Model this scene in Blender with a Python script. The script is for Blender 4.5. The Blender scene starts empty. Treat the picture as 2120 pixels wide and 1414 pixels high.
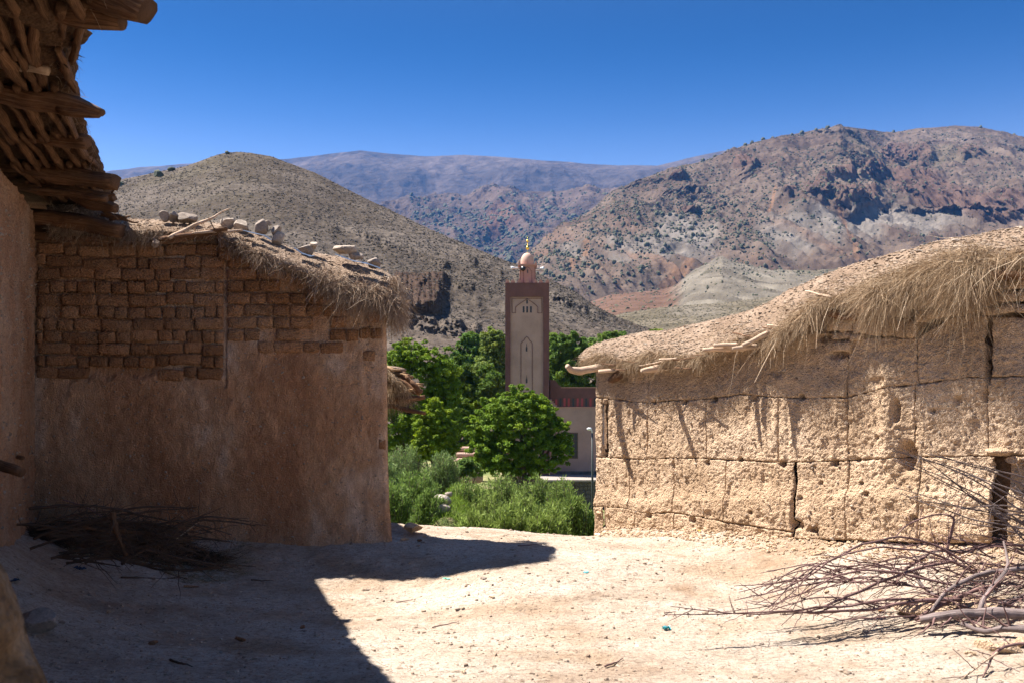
import bpy, math, random
import numpy as np
from mathutils import Vector, Matrix
rnd = random.Random(7)
R = np.random.RandomState(11)
S = bpy.context.scene
F = 2061.0; CX = 1060.0; HY = 830.0

# ------------------------------------------------------------ camera, sky, sun, exposure
cam_data = bpy.data.cameras.new('camera'); cam = bpy.data.objects.new('camera', cam_data)
S.collection.objects.link(cam); S.camera = cam
cam.location = (0, 0, 0); cam.rotation_euler = (math.pi/2, 0, 0)
cam_data.sensor_width = 36; cam_data.lens = 36*F/2120
cam_data.shift_y = (HY-707)/2120; cam_data.clip_start = 0.05; cam_data.clip_end = 60000
cam_data.dof.use_dof = True; cam_data.dof.focus_distance = 16; cam_data.dof.aperture_fstop = 5.6
SUN_TRAVEL = Vector((.58, -.20, -1.0)).normalized()
SUN_EL = math.asin(-SUN_TRAVEL.z); SUN_AZ = math.atan2(-SUN_TRAVEL.x, -SUN_TRAVEL.y)
W = bpy.data.worlds.new('World'); S.world = W; W.use_nodes = True
wn = W.node_tree; bg = wn.nodes['Background']
sky = wn.nodes.new('ShaderNodeTexSky'); sky.sky_type = 'NISHITA'; sky.sun_disc = False
sky.sun_elevation = SUN_EL; sky.sun_rotation = SUN_AZ % (2*math.pi)
sky.altitude = 1900; sky.air_density = 1.0; sky.dust_density = 0.1; sky.ozone_density = 3.0
tc = wn.nodes.new('ShaderNodeTexCoord'); sp = wn.nodes.new('ShaderNodeSeparateXYZ'); wn.links.new(tc.outputs['Generated'], sp.inputs[0])
sr = wn.nodes.new('ShaderNodeValToRGB'); sr.color_ramp.interpolation = 'B_SPLINE'     # blue deepens up to the frame top; unseen zenith lifted to fill the shade
for k, (p_, c_) in enumerate(((.0, (.75, .80, .86)), (.19, (.68, .56, .54)), (.27, (.14, .25, .38)), (.37, (.0, .085, .20)), (.7, (.34, .34, .39)), (1.0, (.52, .45, .44)))):
    e_ = sr.color_ramp.elements[k] if k < 2 else sr.color_ramp.elements.new(p_)
    e_.position = p_; e_.color = (*c_, 1)
wn.links.new(sp.outputs['Z'], sr.inputs[0])
sm = wn.nodes.new('ShaderNodeMix'); sm.data_type = 'RGBA'; sm.blend_type = 'MULTIPLY'; sm.inputs[0].default_value = 1
wn.links.new(sky.outputs[0], sm.inputs[6]); wn.links.new(sr.outputs[0], sm.inputs[7]); wn.links.new(sm.outputs[2], bg.inputs[0]); bg.inputs[1].default_value = 0.092
sl = bpy.data.lights.new('sun', 'SUN'); sl.energy = 4.7; sl.angle = math.radians(.53); sl.color = (1, .94, .88)
so = bpy.data.objects.new('sun', sl); S.collection.objects.link(so)
so.rotation_euler = SUN_TRAVEL.to_track_quat('-Z', 'Y').to_euler()
S.view_settings.view_transform = 'Standard'; S.view_settings.look = 'None'
S.view_settings.gamma = 1; S.view_settings.use_curve_mapping = False
S.view_settings.exposure = 1.8
HAZE_DENSITY = 5e-5

# ------------------------------------------------------------ helpers
def P(px, py, d):
    return np.array([(px-CX)/F*d, d, (HY-py)/F*d])
def ip(pts, x):
    a = np.array(pts, float); return np.interp(x, a[:, 0], a[:, 1])
def sstep(a, b, x):
    t = np.clip((x-a)/(b-a), 0, 1); return t*t*(3-2*t)
def _h(i, j, k, s):
    with np.errstate(over='ignore'):
        n = (i.astype(np.uint32)*np.uint32(374761393) + j.astype(np.uint32)*np.uint32(668265263)
             + k.astype(np.uint32)*np.uint32(2147483647) + np.uint32(s*1274126177 & 0xffffffff))
        n = (n ^ (n >> np.uint32(13)))*np.uint32(1274126177)
        n = (n ^ (n >> np.uint32(16)))*np.uint32(2246822519)
        n = n ^ (n >> np.uint32(15))
    return n
def noise(x, y, z=0.0, s=0):
    """gradient-like noise about -1..1"""
    x, y, z = np.broadcast_arrays(np.asarray(x, float), np.asarray(y, float), np.asarray(z, float))
    xi = np.floor(x).astype(np.int64); yi = np.floor(y).astype(np.int64); zi = np.floor(z).astype(np.int64)
    fx, fy, fz = x-xi, y-yi, z-zi
    u = fx*fx*fx*(fx*(fx*6-15)+10); v = fy*fy*fy*(fy*(fy*6-15)+10); w = fz*fz*fz*(fz*(fz*6-15)+10)
    out = 0
    for dx in (0, 1):
        for dy in (0, 1):
            for dz in (0, 1):
                h = _h(xi+dx, yi+dy, zi+dz, s)
                gx = ((h & np.uint32(1023)).astype(float)/511.5-1)
                gy = (((h >> np.uint32(10)) & np.uint32(1023)).astype(float)/511.5-1)
                gz = (((h >> np.uint32(20)) & np.uint32(1023)).astype(float)/511.5-1)
                g = gx*(fx-dx)+gy*(fy-dy)+gz*(fz-dz)
                out = out + g*(u if dx else 1-u)*(v if dy else 1-v)*(w if dz else 1-w)
    return out*1.5
def fbm(x, y, z=0.0, o=5, s=0, g=.5, l=2.03, ridged=False):
    a, f, t, tot = 1.0, 1.0, 0, 0
    for k in range(o):
        n = noise(np.asarray(x)*f, np.asarray(y)*f, np.asarray(z)*f, s+k*17)
        if ridged: n = 1-2*np.abs(n)
        t = t+a*n; tot += a; a *= g; f *= l
    return t/tot
COL = S.collection
def mesh(name, V, Fc, mats=(), smooth=True, col=None, uv=None):
    me = bpy.data.meshes.new(name)
    V = np.asarray(V, np.float32).reshape(-1, 3)
    if isinstance(Fc, np.ndarray): Fc = [Fc]
    Fc = [np.asarray(f, np.int32) for f in Fc if len(f)]
    loops = np.concatenate([f.ravel() for f in Fc])
    sizes = np.concatenate([np.full(len(f), f.shape[1], np.int32) for f in Fc])
    starts = np.concatenate([[0], np.cumsum(sizes)[:-1]]).astype(np.int32)
    me.vertices.add(len(V)); me.vertices.foreach_set('co', V.ravel())
    me.loops.add(len(loops)); me.loops.foreach_set('vertex_index', loops)
    me.polygons.add(len(sizes)); me.polygons.foreach_set('loop_start', starts); me.polygons.foreach_set('loop_total', sizes)
    me.update(calc_edges=True)
    me.polygons.foreach_set('use_smooth', np.full(len(sizes), smooth, bool))
    if col is not None:
        c = np.ones((len(V), 4), np.float32); c[:, :3] = np.asarray(col).reshape(-1, 3)
        at = me.color_attributes.new('Col', 'FLOAT_COLOR', 'POINT'); at.data.foreach_set('color', c.ravel())
    if uv is not None:
        l = me.uv_layers.new(name='UVMap'); l.data.foreach_set('uv', np.asarray(uv, np.float32)[loops].ravel())
    for m in mats if isinstance(mats, (list, tuple)) else [mats]: me.materials.append(m)
    me.validate(clean_customdata=False)
    return me
def link(name, me, parent=None, loc=None, kind=None, scale=None, rot=None):
    o = bpy.data.objects.new(name, me); COL.objects.link(o)
    if loc is not None: o.location = loc
    if scale is not None: o.scale = scale
    if rot is not None: o.rotation_euler = rot
    if parent is not None:
        o.parent = parent
        o.matrix_parent_inverse = Matrix.Translation(-Vector(root_loc(parent)))
    if kind: o['kind'] = kind
    return o
def root_loc(o):
    return o.get('_w', tuple(o.location))
def mk(name, V, Fc, mats, parent=None, smooth=True, kind=None, col=None, uv=None):
    """mesh with world coordinates; when it is a top level object its origin goes to its base centre"""
    V = np.asarray(V, float).reshape(-1, 3)
    c = np.array([(V[:, 0].min()+V[:, 0].max())/2, (V[:, 1].min()+V[:, 1].max())/2, V[:, 2].min()])
    if kind == 'structure': c = np.zeros(3)
    o = link(name, mesh(name, V-c, Fc, mats, smooth, col, uv), parent, tuple(c), kind)
    return o
def tag(o, label, cat=None, group=None):
    o['label'] = label
    if cat: o['category'] = cat
    if group: o['group'] = group
    return o
def thing(name, label, cat, loc, group=None):
    o = bpy.data.objects.new(name, None); COL.objects.link(o); o.location = [float(v) for v in loc]
    o.empty_display_size = .2
    return tag(o, label, cat, group)
def grid_faces(nu, nv, off=0):
    i = np.arange(nu-1)[:, None]*nv+np.arange(nv-1)[None, :]+off
    return np.stack([i, i+nv, i+nv+1, i+1], -1).reshape(-1, 4)
class Bag:
    def __init__(s): s.V = []; s.F4 = []; s.F3 = []; s.n = 0; s.C = []; s.U = []
    def add(s, V, F4=None, F3=None, col=None, uv=None):
        V = np.asarray(V, float).reshape(-1, 3)
        if F4 is not None and len(F4): s.F4.append(np.asarray(F4)+s.n)
        if F3 is not None and len(F3): s.F3.append(np.asarray(F3)+s.n)
        s.V.append(V); s.n += len(V)
        if col is not None: s.C.append(np.broadcast_to(np.asarray(col, float), (len(V), 3)))
        if uv is not None: s.U.append(uv)
    def box(s, x0, x1, y0, y1, z0, z1):
        V = [(x, y, z) for x in (x0, x1) for y in (y0, y1) for z in (z0, z1)]
        s.add(V, [(0, 1, 3, 2), (4, 6, 7, 5), (0, 4, 5, 1), (2, 3, 7, 6), (0, 2, 6, 4), (1, 5, 7, 3)])
    def tube(s, pts, rad, sides=6, rough=0, seed=0):
        t = tube(pts, rad, sides, rough, seed); s.add(t[0], t[1], t[2], uv=t[3])
    def build(s, name, mats, parent=None, smooth=True, kind=None):
        fs = []
        if s.F4: fs.append(np.concatenate(s.F4))
        if s.F3: fs.append(np.concatenate(s.F3))
        return mk(name, np.concatenate(s.V), fs, mats, parent, smooth, kind,
                  np.concatenate(s.C) if s.C else None, np.concatenate(s.U) if s.U else None)
def tube(pts, rad, sides=6, rough=0, seed=0):
    pts = np.asarray(pts, float); n = len(pts)
    rad = np.interp(np.linspace(0, 1, n), np.linspace(0, 1, len(rad)), rad) if np.ndim(rad) else np.full(n, rad)
    T = np.gradient(pts, axis=0); T /= np.linalg.norm(T, axis=1, keepdims=True)+1e-9
    ref = np.array([0, 0, 1.0]) if abs(T[0][2]) < .9 else np.array([1.0, 0, 0])
    A = np.cross(T, ref); A /= np.linalg.norm(A, axis=1, keepdims=True)+1e-9; B = np.cross(T, A)
    th = np.linspace(0, 2*math.pi, sides, endpoint=False)
    L = np.concatenate([[0], np.cumsum(np.linalg.norm(np.diff(pts, axis=0), axis=1))])
    rr = np.repeat(rad[:, None], sides, 1)
    if rough:
        rr = rr*(1+rough*noise(np.cos(th)[None]*1.3+seed*7.1, np.sin(th)[None]*1.3, L[:, None]*1.6/max(rad.mean()*4, .02)*.5, seed)
                 + rough*.5*noise(np.cos(th)[None]*4+seed*3.1, np.sin(th)[None]*4, L[:, None]*2.2, seed+5))
    V = pts[:, None]+A[:, None]*(np.cos(th)[None, :, None]*rr[..., None])+B[:, None]*(np.sin(th)[None, :, None]*rr[..., None])
    V = V.reshape(-1, 3)
    i = np.arange(n-1)[:, None]*sides; j = np.arange(sides)[None]; j2 = (j+1) % sides
    Q = np.stack([i+j, i+j2, i+sides+j2, i+sides+j], -1).reshape(-1, 4)
    V = np.concatenate([V, pts[:1], pts[-1:]]); c0, c1 = n*sides, n*sides+1
    jj = np.arange(sides); jn = (jj+1) % sides
    T3 = np.concatenate([np.stack([jn, jj, np.full(sides, c0)], 1),
                         np.stack([(n-1)*sides+jj, (n-1)*sides+jn, np.full(sides, c1)], 1)])
    uv = np.stack([np.tile(np.abs(th/math.pi-1), n)+seed*.37, np.repeat(L, sides)+seed*1.3], 1)
    uv = np.concatenate([uv, [[.5, 0]], [[.5, L[-1]]]])
    return V, Q, T3, uv
def wob(a, b, n, amp, seed, sag=0):
    """a wavering line from a to b"""
    a, b = np.asarray(a, float), np.asarray(b, float); t = np.linspace(0, 1, n)[:, None]
    p = a+(b-a)*t; L = np.linalg.norm(b-a)
    for k in range(3): p[:, k] += amp*L*(noise(t[:, 0]*2.2+seed*3.7, k*9.1+seed, 0, 3)+.4*noise(t[:, 0]*6+seed*1.7, k*5.1, 1, 4))*np.sin(t[:, 0]*math.pi)**.4
    p[:, 2] -= sag*L*(4*t[:, 0]*(1-t[:, 0])); return p
def log_obj(name, a, b, r, mat, parent, n=14, amp=.03, seed=0, sides=10, rough=.25, sag=0):
    V, Q, T, uv = tube(wob(a, b, n, amp, seed, sag), r, sides, rough, seed)
    return mk(name, V, [Q, T], mat, parent, True, uv=uv)
def ico(sub=1):
    t = (1+5**.5)/2
    v = [(-1, t, 0), (1, t, 0), (-1, -t, 0), (1, -t, 0), (0, -1, t), (0, 1, t), (0, -1, -t), (0, 1, -t), (t, 0, -1), (t, 0, 1), (-t, 0, -1), (-t, 0, 1)]
    f = [(0, 11, 5), (0, 5, 1), (0, 1, 7), (0, 7, 10), (0, 10, 11), (1, 5, 9), (5, 11, 4), (11, 10, 2), (10, 7, 6), (7, 1, 8),
         (3, 9, 4), (3, 4, 2), (3, 2, 6), (3, 6, 8), (3, 8, 9), (4, 9, 5), (2, 4, 11), (6, 2, 10), (8, 6, 7), (9, 8, 1)]
    v = [np.array(p)/np.linalg.norm(p) for p in v]
    for _ in range(sub):
        c, nf = {}, []
        def mid(a, b):
            k = (min(a, b), max(a, b))
            if k not in c:
                m = v[a]+v[b]; v.append(m/np.linalg.norm(m)); c[k] = len(v)-1
            return c[k]
        for a, b, d in f:
            x, y, z = mid(a, b), mid(b, d), mid(d, a); nf += [(a, x, z), (b, y, x), (d, z, y), (x, y, z)]
        f = nf
    return np.array(v), np.array(f)
ICO = [ico(k) for k in range(4)]
def rock_vf(sx, sy, sz, seed, sub=2, cuts=9):
    v, f = ICO[sub]; v = v.copy(); rs = np.random.RandomState(seed)
    for _ in range(cuts):                                  # plane cuts give facets
        n = rs.normal(size=3); n /= np.linalg.norm(n); h = rs.uniform(.5, .85)
        d = v@n; v -= np.outer(np.clip(d-h, 0, None), n)
    v *= (1+.08*fbm(v[:, 0]*2+seed, v[:, 1]*2, v[:, 2]*2, 3, seed))[:, None]
    return v*np.array([sx, sy, sz]), f
def rotz(V, a):
    c, s = math.cos(a), math.sin(a); V = V.copy(); x = V[:, 0]*c-V[:, 1]*s; V[:, 1] = V[:, 0]*s+V[:, 1]*c; V[:, 0] = x; return V
def rock_obj(name, c, size, mat, seed, parent=None, sub=2, smooth=False):
    V, f = rock_vf(*size, seed, sub); V = rotz(V, seed*1.3)+np.asarray(c)
    return mk(name, V, f, mat, parent, smooth)
def scatter(centers, sizes, name, mat, parent=None, kind='stuff', sub=0, flat=.6, col=None, smooth=False, seed=0, squash=None):
    v, f = ICO[sub]; n = len(centers); rs = np.random.RandomState(seed+5)
    jit = 1+rs.uniform(-.35, .35, (n, len(v), 3))
    sc = np.stack([rs.uniform(.6, 1.2, n), rs.uniform(.6, 1.2, n), rs.uniform(.6, 1.2, n)*flat], 1)*np.asarray(sizes)[:, None]
    V = v[None]*jit*sc[:, None]
    a = rs.uniform(0, 6.28, n); c, s = np.cos(a)[:, None], np.sin(a)[:, None]
    V[..., 0], V[..., 1] = V[..., 0]*c-V[..., 1]*s, V[..., 0]*s+V[..., 1]*c
    V = V+np.asarray(centers)[:, None]
    Fc = (f[None]+(np.arange(n)*len(v))[:, None, None]).reshape(-1, 3)
    cc = None if col is None else np.repeat(np.asarray(col), len(v), 0)
    return mk(name, V.reshape(-1, 3), Fc, mat, parent, smooth, kind, cc)
def ribbons(root, dr, L, w, droop=.5, segs=4, seed=0, wig=.12):
    """straw, grass: thin tapering two sided blades"""
    rs = np.random.RandomState(seed); n = len(root); root = np.asarray(root, float)
    dr = dr/(np.linalg.norm(dr, axis=1, keepdims=True)+1e-9); L = np.asarray(L)[:, None]
    side = np.cross(dr, rs.normal(size=(n, 3))); side /= np.linalg.norm(side, axis=1, keepdims=True)+1e-9
    wv = rs.normal(size=(n, 3))*wig; wv2 = rs.normal(size=(n, 3))*wig*.6
    rows = []
    for k in range(segs+1):
        t = k/segs
        p = root+dr*L*t+np.array([0, 0, -1.0])*L*droop*t*t+wv*L*t*t+wv2*L*math.sin(t*5)*.5
        ww = (np.asarray(w)*(1-.75*t))[:, None] if np.ndim(w) else w*(1-.75*t)
        rows += [p-side*ww*.5, p+side*ww*.5]
    V = np.stack(rows, 1); m = 2*(segs+1)
    q = np.array([(2*k, 2*k+1, 2*k+3, 2*k+2) for k in range(segs)])
    Fc = (q[None]+(np.arange(n)*m)[:, None, None]).reshape(-1, 4)
    return V.reshape(-1, 3), Fc, m
def leaves(c, nrm, size, seed=0, asp=.6):
    rs = np.random.RandomState(seed); n = len(c)
    nrm = nrm/(np.linalg.norm(nrm, axis=1, keepdims=True)+1e-9)
    u = np.cross(nrm, rs.normal(size=(n, 3))); u /= np.linalg.norm(u, axis=1, keepdims=True)+1e-9
    v = np.cross(nrm, u); s = (size*rs.uniform(.6, 1.3, n))[:, None]
    V = np.stack([c-u*s, c-v*s*asp*.8+nrm*s*.12, c+u*s, c+v*s*asp*.8+nrm*s*.12], 1).reshape(-1, 3)
    return V, np.arange(n*4).reshape(-1, 4)

# ------------------------------------------------------------ materials
def nt(m):
    m.use_nodes = True; t = m.node_tree; return t, t.nodes, t.links, t.nodes['Principled BSDF']
def ramp(N, stops, interp='LINEAR'):
    r = N.new('ShaderNodeValToRGB'); e = r.color_ramp.elements; r.color_ramp.interpolation = interp
    while len(e) < len(stops): e.new(.5)
    for k, (p, c) in enumerate(stops): e[k].position = p; e[k].color = (*c, 1) if len(c) == 3 else c
    return r
def mixc(N, L, mode, fac, a, b):
    m = N.new('ShaderNodeMix'); m.data_type = 'RGBA'; m.blend_type = mode
    for s, v in ((m.inputs[0], fac), (m.inputs[6], a), (m.inputs[7], b)):
        if hasattr(v, 'is_linked') or isinstance(v, bpy.types.NodeSocket): L.new(v, s)
        elif isinstance(v, (tuple, list)): s.default_value = (*v, 1) if len(v) == 3 else v
        else: s.default_value = v
    return m.outputs[2]
def nz(N, L, vec, scale, detail=6, rough=.6, dist=0.0):
    n = N.new('ShaderNodeTexNoise'); n.inputs['Scale'].default_value = scale; n.inputs['Detail'].default_value = detail
    n.inputs['Roughness'].default_value = rough; n.inputs['Distortion'].default_value = dist
    if vec is not None: L.new(vec, n.inputs['Vector'])
    return n.outputs[0]
def mapv(N, L, vec, sc):
    m = N.new('ShaderNodeMapping'); m.inputs['Scale'].default_value = sc; L.new(vec, m.inputs[0]); return m.outputs[0]
def earth(name, cols, s1=1.2, s2=14, grain=60, bump=.02, gb=.01, fleck=None, stretch=(1, 1, 1), contrast=.35, rough=.95, mot=None, randv=0):
    """cols: stops of the large scale colour; fine speckle; lumps and grains as bump (metres)"""
    m = bpy.data.materials.new(name); t, N, L, B = nt(m)
    g = N.new('ShaderNodeNewGeometry').outputs['Position']; gs = mapv(N, L, g, stretch)
    k = len(cols); r = ramp(N, [(.36+.28*i/(max(k-1, 1)), c) for i, c in enumerate(cols)])
    L.new(nz(N, L, gs, s1, 7, .62, .3), r.inputs[0]); c = r.outputs[0]
    r2 = ramp(N, [(.3, (1-contrast,)*3), (.7, (1+contrast*.6,)*3)]); L.new(nz(N, L, gs, s2, 8, .7), r2.inputs[0])
    c = mixc(N, L, 'MULTIPLY', 1.0, c, r2.outputs[0])
    v = N.new('ShaderNodeTexVoronoi'); v.inputs['Scale'].default_value = grain; L.new(g, v.inputs['Vector'])
    rv = ramp(N, [(.0, (1.12,)*3), (.6, (.8,)*3)]); L.new(v.outputs['Distance'], rv.inputs[0])
    c = mixc(N, L, 'MULTIPLY', .7, c, rv.outputs[0])
    if fleck:
        col, amount, fs = fleck
        rf = ramp(N, [(amount, (0, 0, 0)), (amount+.05, (1, 1, 1))]); L.new(nz(N, L, g, fs, 3, .6), rf.inputs[0])
        c = mixc(N, L, 'MIX', rf.outputs[0], c, col)
    if randv:
        oi = N.new('ShaderNodeObjectInfo'); rr = ramp(N, [(0, (1-randv,)*3), (1, (1+randv,)*3)]); L.new(oi.outputs['Random'], rr.inputs[0])
        c = mixc(N, L, 'MULTIPLY', 1.0, c, rr.outputs[0])
    L.new(c, B.inputs['Base Color']); B.inputs['Roughness'].default_value = rough
    B.inputs['Specular IOR Level'].default_value = .15
    b1 = N.new('ShaderNodeBump'); b1.inputs['Distance'].default_value = bump; b1.inputs['Strength'].default_value = 1
    L.new(nz(N, L, gs, s2, 9, .72), b1.inputs['Height'])
    b2 = N.new('ShaderNodeBump'); b2.inputs['Distance'].default_value = gb; b2.inputs['Strength'].default_value = 1; b2.invert = True
    L.new(v.outputs['Distance'], b2.inputs['Height']); L.new(b1.outputs[0], b2.inputs['Normal']); L.new(b2.outputs[0], B.inputs['Normal'])
    return m
def wood(name, c0, c1, c2, bump=.012, freq=18):
    m = bpy.data.materials.new(name); t, N, L, B = nt(m)
    uv = N.new('ShaderNodeTexCoord').outputs['UV']; g = N.new('ShaderNodeNewGeometry').outputs['Position']
    gr = nz(N, L, mapv(N, L, uv, (freq, 3.0, 1)), 1.0, 7, .65, .6)
    r = ramp(N, [(.3, c0), (.5, c1), (.72, c2)]); L.new(gr, r.inputs[0])
    r2 = ramp(N, [(.3, (.6, .6, .6)), (.65, (1.15, 1.12, 1.1))]); L.new(nz(N, L, g, 5, 5), r2.inputs[0])
    L.new(mixc(N, L, 'MULTIPLY', 1.0, r.outputs[0], r2.outputs[0]), B.inputs['Base Color'])
    B.inputs['Roughness'].default_value = .85; B.inputs['Specular IOR Level'].default_value = .2
    b = N.new('ShaderNodeBump'); b.inputs['Distance'].default_value = bump; b.inputs['Strength'].default_value = 1
    L.new(gr, b.inputs['Height']); L.new(b.outputs[0], B.inputs['Normal'])
    return m
def plain(name, c, rough=.7, metal=0, s=8, var=.12, bump=0):
    m = bpy.data.materials.new(name); t, N, L, B = nt(m); g = N.new('ShaderNodeNewGeometry').outputs['Position']
    n = nz(N, L, g, s, 6, .65)
    r = ramp(N, [(.3, tuple(v*(1-var) for v in c)), (.7, tuple(min(v*(1+var), 1) for v in c))]); L.new(n, r.inputs[0])
    L.new(r.outputs[0], B.inputs['Base Color']); B.inputs['Roughness'].default_value = rough; B.inputs['Metallic'].default_value = metal
    if bump:
        b = N.new('ShaderNodeBump'); b.inputs['Distance'].default_value = bump; L.new(n, b.inputs['Height']); L.new(b.outputs[0], B.inputs['Normal'])
    return m
def colmat(name, trans=0, rough=.9, s=1.0, var=.3, bump=0, gloss=.1, detail=6, s2=None):
    """colour from the mesh's own Col attribute, broken up by noise"""
    m = bpy.data.materials.new(name); t, N, L, B = nt(m); g = N.new('ShaderNodeNewGeometry').outputs['Position']
    a = N.new('ShaderNodeAttribute'); a.attribute_name = 'Col'; c = a.outputs['Color']
    if var:
        n = nz(N, L, g, s, detail, .7); r = ramp(N, [(.32, (1-var,)*3), (.68, (1+var,)*3)]); L.new(n, r.inputs[0])
        c = mixc(N, L, 'MULTIPLY', 1.0, c, r.outputs[0])
        if bump:
            b = N.new('ShaderNodeBump'); b.inputs['Distance'].default_value = bump; L.new(n, b.inputs['Height']); L.new(b.outputs[0], B.inputs['Normal'])
    L.new(c, B.inputs['Base Color']); B.inputs['Roughness'].default_value = rough; B.inputs['Specular IOR Level'].default_value = gloss
    if trans:
        T = N.new('ShaderNodeBsdfTranslucent'); L.new(c, T.inputs['Color']); M = N.new('ShaderNodeMixShader')
        M.inputs[0].default_value = trans; L.new(B.outputs[0], M.inputs[1]); L.new(T.outputs[0], M.inputs[2])
        L.new(M.outputs[0], N['Material Output'].inputs['Surface'])
    return m
M_TABIA = earth('rammed_earth', [(.52, .36, .225), (.62, .44, .285), (.70, .515, .35)], 1.3, 20, 60, .035, .014, ((.62, .50, .38), .68, 55), contrast=.25)
M_TABIA_CORE = earth('rammed_earth_core', [(.24, .15, .09), (.32, .2, .12)], 1.3, 22, 70, .01, .006)
M_PLASTER = earth('mud_plaster', [(.42, .205, .105), (.52, .28, .15), (.58, .345, .20), (.70, .50, .36)], 1.1, 11, 60, .06, .014, ((.58, .42, .29), .66, 40), (1, 1, .55), .36)
M_NEARWALL = earth('near_mud_wall', [(.36, .185, .10), (.43, .24, .135), (.50, .32, .20)], 1.1, 16, 45, .03, .014, ((.42, .32, .24), .66, 30), contrast=.3)
M_BRICK = earth('adobe_brick', [(.32, .155, .07), (.39, .20, .10), (.44, .25, .135)], 1.6, 18, 55, .045, .016, ((.42, .29, .17), .67, 50), contrast=.28, randv=.24)
M_DARKCORE = earth('dark_core_mud', [(.11, .06, .03), (.17, .095, .05)], 2, 18, 55, .01, .005)
M_ROOFEARTH = earth('roof_earth', [(.20, .135, .09), (.27, .19, .13), (.34, .25, .18)], 2.5, 25, 45, .012, .014, contrast=.35)
M_DARKEARTH = earth('dark_earth', [(.09, .05, .027), (.16, .09, .052)], 2.5, 25, 45, .02, .01)  # dark brown earth for the near roof, its clods and the brush mound
M_ROCK = earth('grey_rock', [(.26, .21, .17), (.36, .30, .25)], 3, 18, 40, .01, .003, randv=.15)
M_PALEROCK = earth('pale_rock', [(.34, .275, .21), (.44, .37, .30)], 3, 18, 40, .01, .003, randv=.1)
M_CHIP = earth('stone_chip', [(.24, .17, .12), (.34, .26, .19), (.44, .36, .28)], 9, 30, 60, .002, .001)
M_WOOD = wood('weathered_wood', (.05, .024, .012), (.17, .088, .045), (.30, .175, .10))
M_PALEWOOD = wood('sunbleached_wood', (.28, .19, .12), (.50, .37, .26), (.66, .52, .39), .004)
M_TWIG = wood('purple_twig', (.09, .05, .045), (.17, .10, .09), (.26, .17, .15), .002, 8)
M_GREYBRANCH = wood('grey_branch', (.07, .05, .045), (.19, .15, .14), (.32, .27, .25), .01, 9)
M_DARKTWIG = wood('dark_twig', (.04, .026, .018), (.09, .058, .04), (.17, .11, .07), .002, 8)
M_STRAW = colmat('straw', .15, .8, 30, .2)
M_LEAF = colmat('leaf', .36, .6, 2.0, .22, gloss=.12)
M_BARK = wood('bark', (.05, .035, .025), (.11, .08, .06), (.18, .14, .11), .02)
M_TERRAIN = colmat('hillside_soil', 0, 1, .3, .34, .9, 0, 10)
M_MOUNTAIN = colmat('mountain_soil', 0, 1, .03, .34, 5, 0, 9)
M_RANGE = colmat('far_range_soil', 0, 1, .012, .35, 30, 0, 10)
M_SCRUB = colmat('scrub', 0, 1, .5, .2)
# ------------------------------------------------------------ ground
def tps(pts):
    a = np.array(pts, float); X = a[:, :2]; n = len(a)
    r = np.linalg.norm(X[:, None]-X[None], axis=2); K = np.where(r > 0, r*r*np.log(r+1e-12), 0)+np.eye(n)*.02
    Pm = np.concatenate([np.ones((n, 1)), X], 1); A = np.block([[K, Pm], [Pm.T, np.zeros((3, 3))]])
    w = np.linalg.solve(A, np.concatenate([a[:, 2], np.zeros(3)]))
    def f(x, y):
        x = np.asarray(x, float); y = np.asarray(y, float); o = w[n]+w[n+1]*x+w[n+2]*y
        for k in range(n):
            r2 = (x-X[k, 0])**2+(y-X[k, 1])**2; o = o+w[k]*.5*r2*np.log(r2+1e-12)
        return o
    return f
def gp(px, py, d): p = P(px, py, d); return (p[0], p[1], p[2])
yard = tps([gp(1229, 1102, 14.2), gp(820, 1116, 11.4), gp(1000, 1102, 13.0), gp(1150, 1155, 10.5), gp(860, 1195, 10.35), gp(650, 1210, 10.2), gp(790, 1414, 6.65),
            gp(60, 1130, 11.1), gp(440, 1118, 11.3), gp(2110, 1112, 9.2), gp(1600, 1106, 11.6), gp(1330, 1102, 13.4), gp(0, 1185, 9.0), gp(1500, 1200, 10.1), gp(400, 1200, 10.1),
            gp(2100, 1290, 7.7), gp(1300, 1414, 6.6), gp(1900, 1414, 6.4), gp(200, 1414, 6.6), (-2, 2, -1.9), (2, 2, -1.85), (5, 3, -1.6), (6, 7, -1.4), (-5, 3, -1.8), (0, -3, -1.9)])
def lip_y(x): return 13.25+2.1*sstep(1.1, 1.6, x)+6*sstep(1.6, 5, x)+7*sstep(-2.2, -4.5, x)+.12*noise(x*1.1, 3.3)
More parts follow.
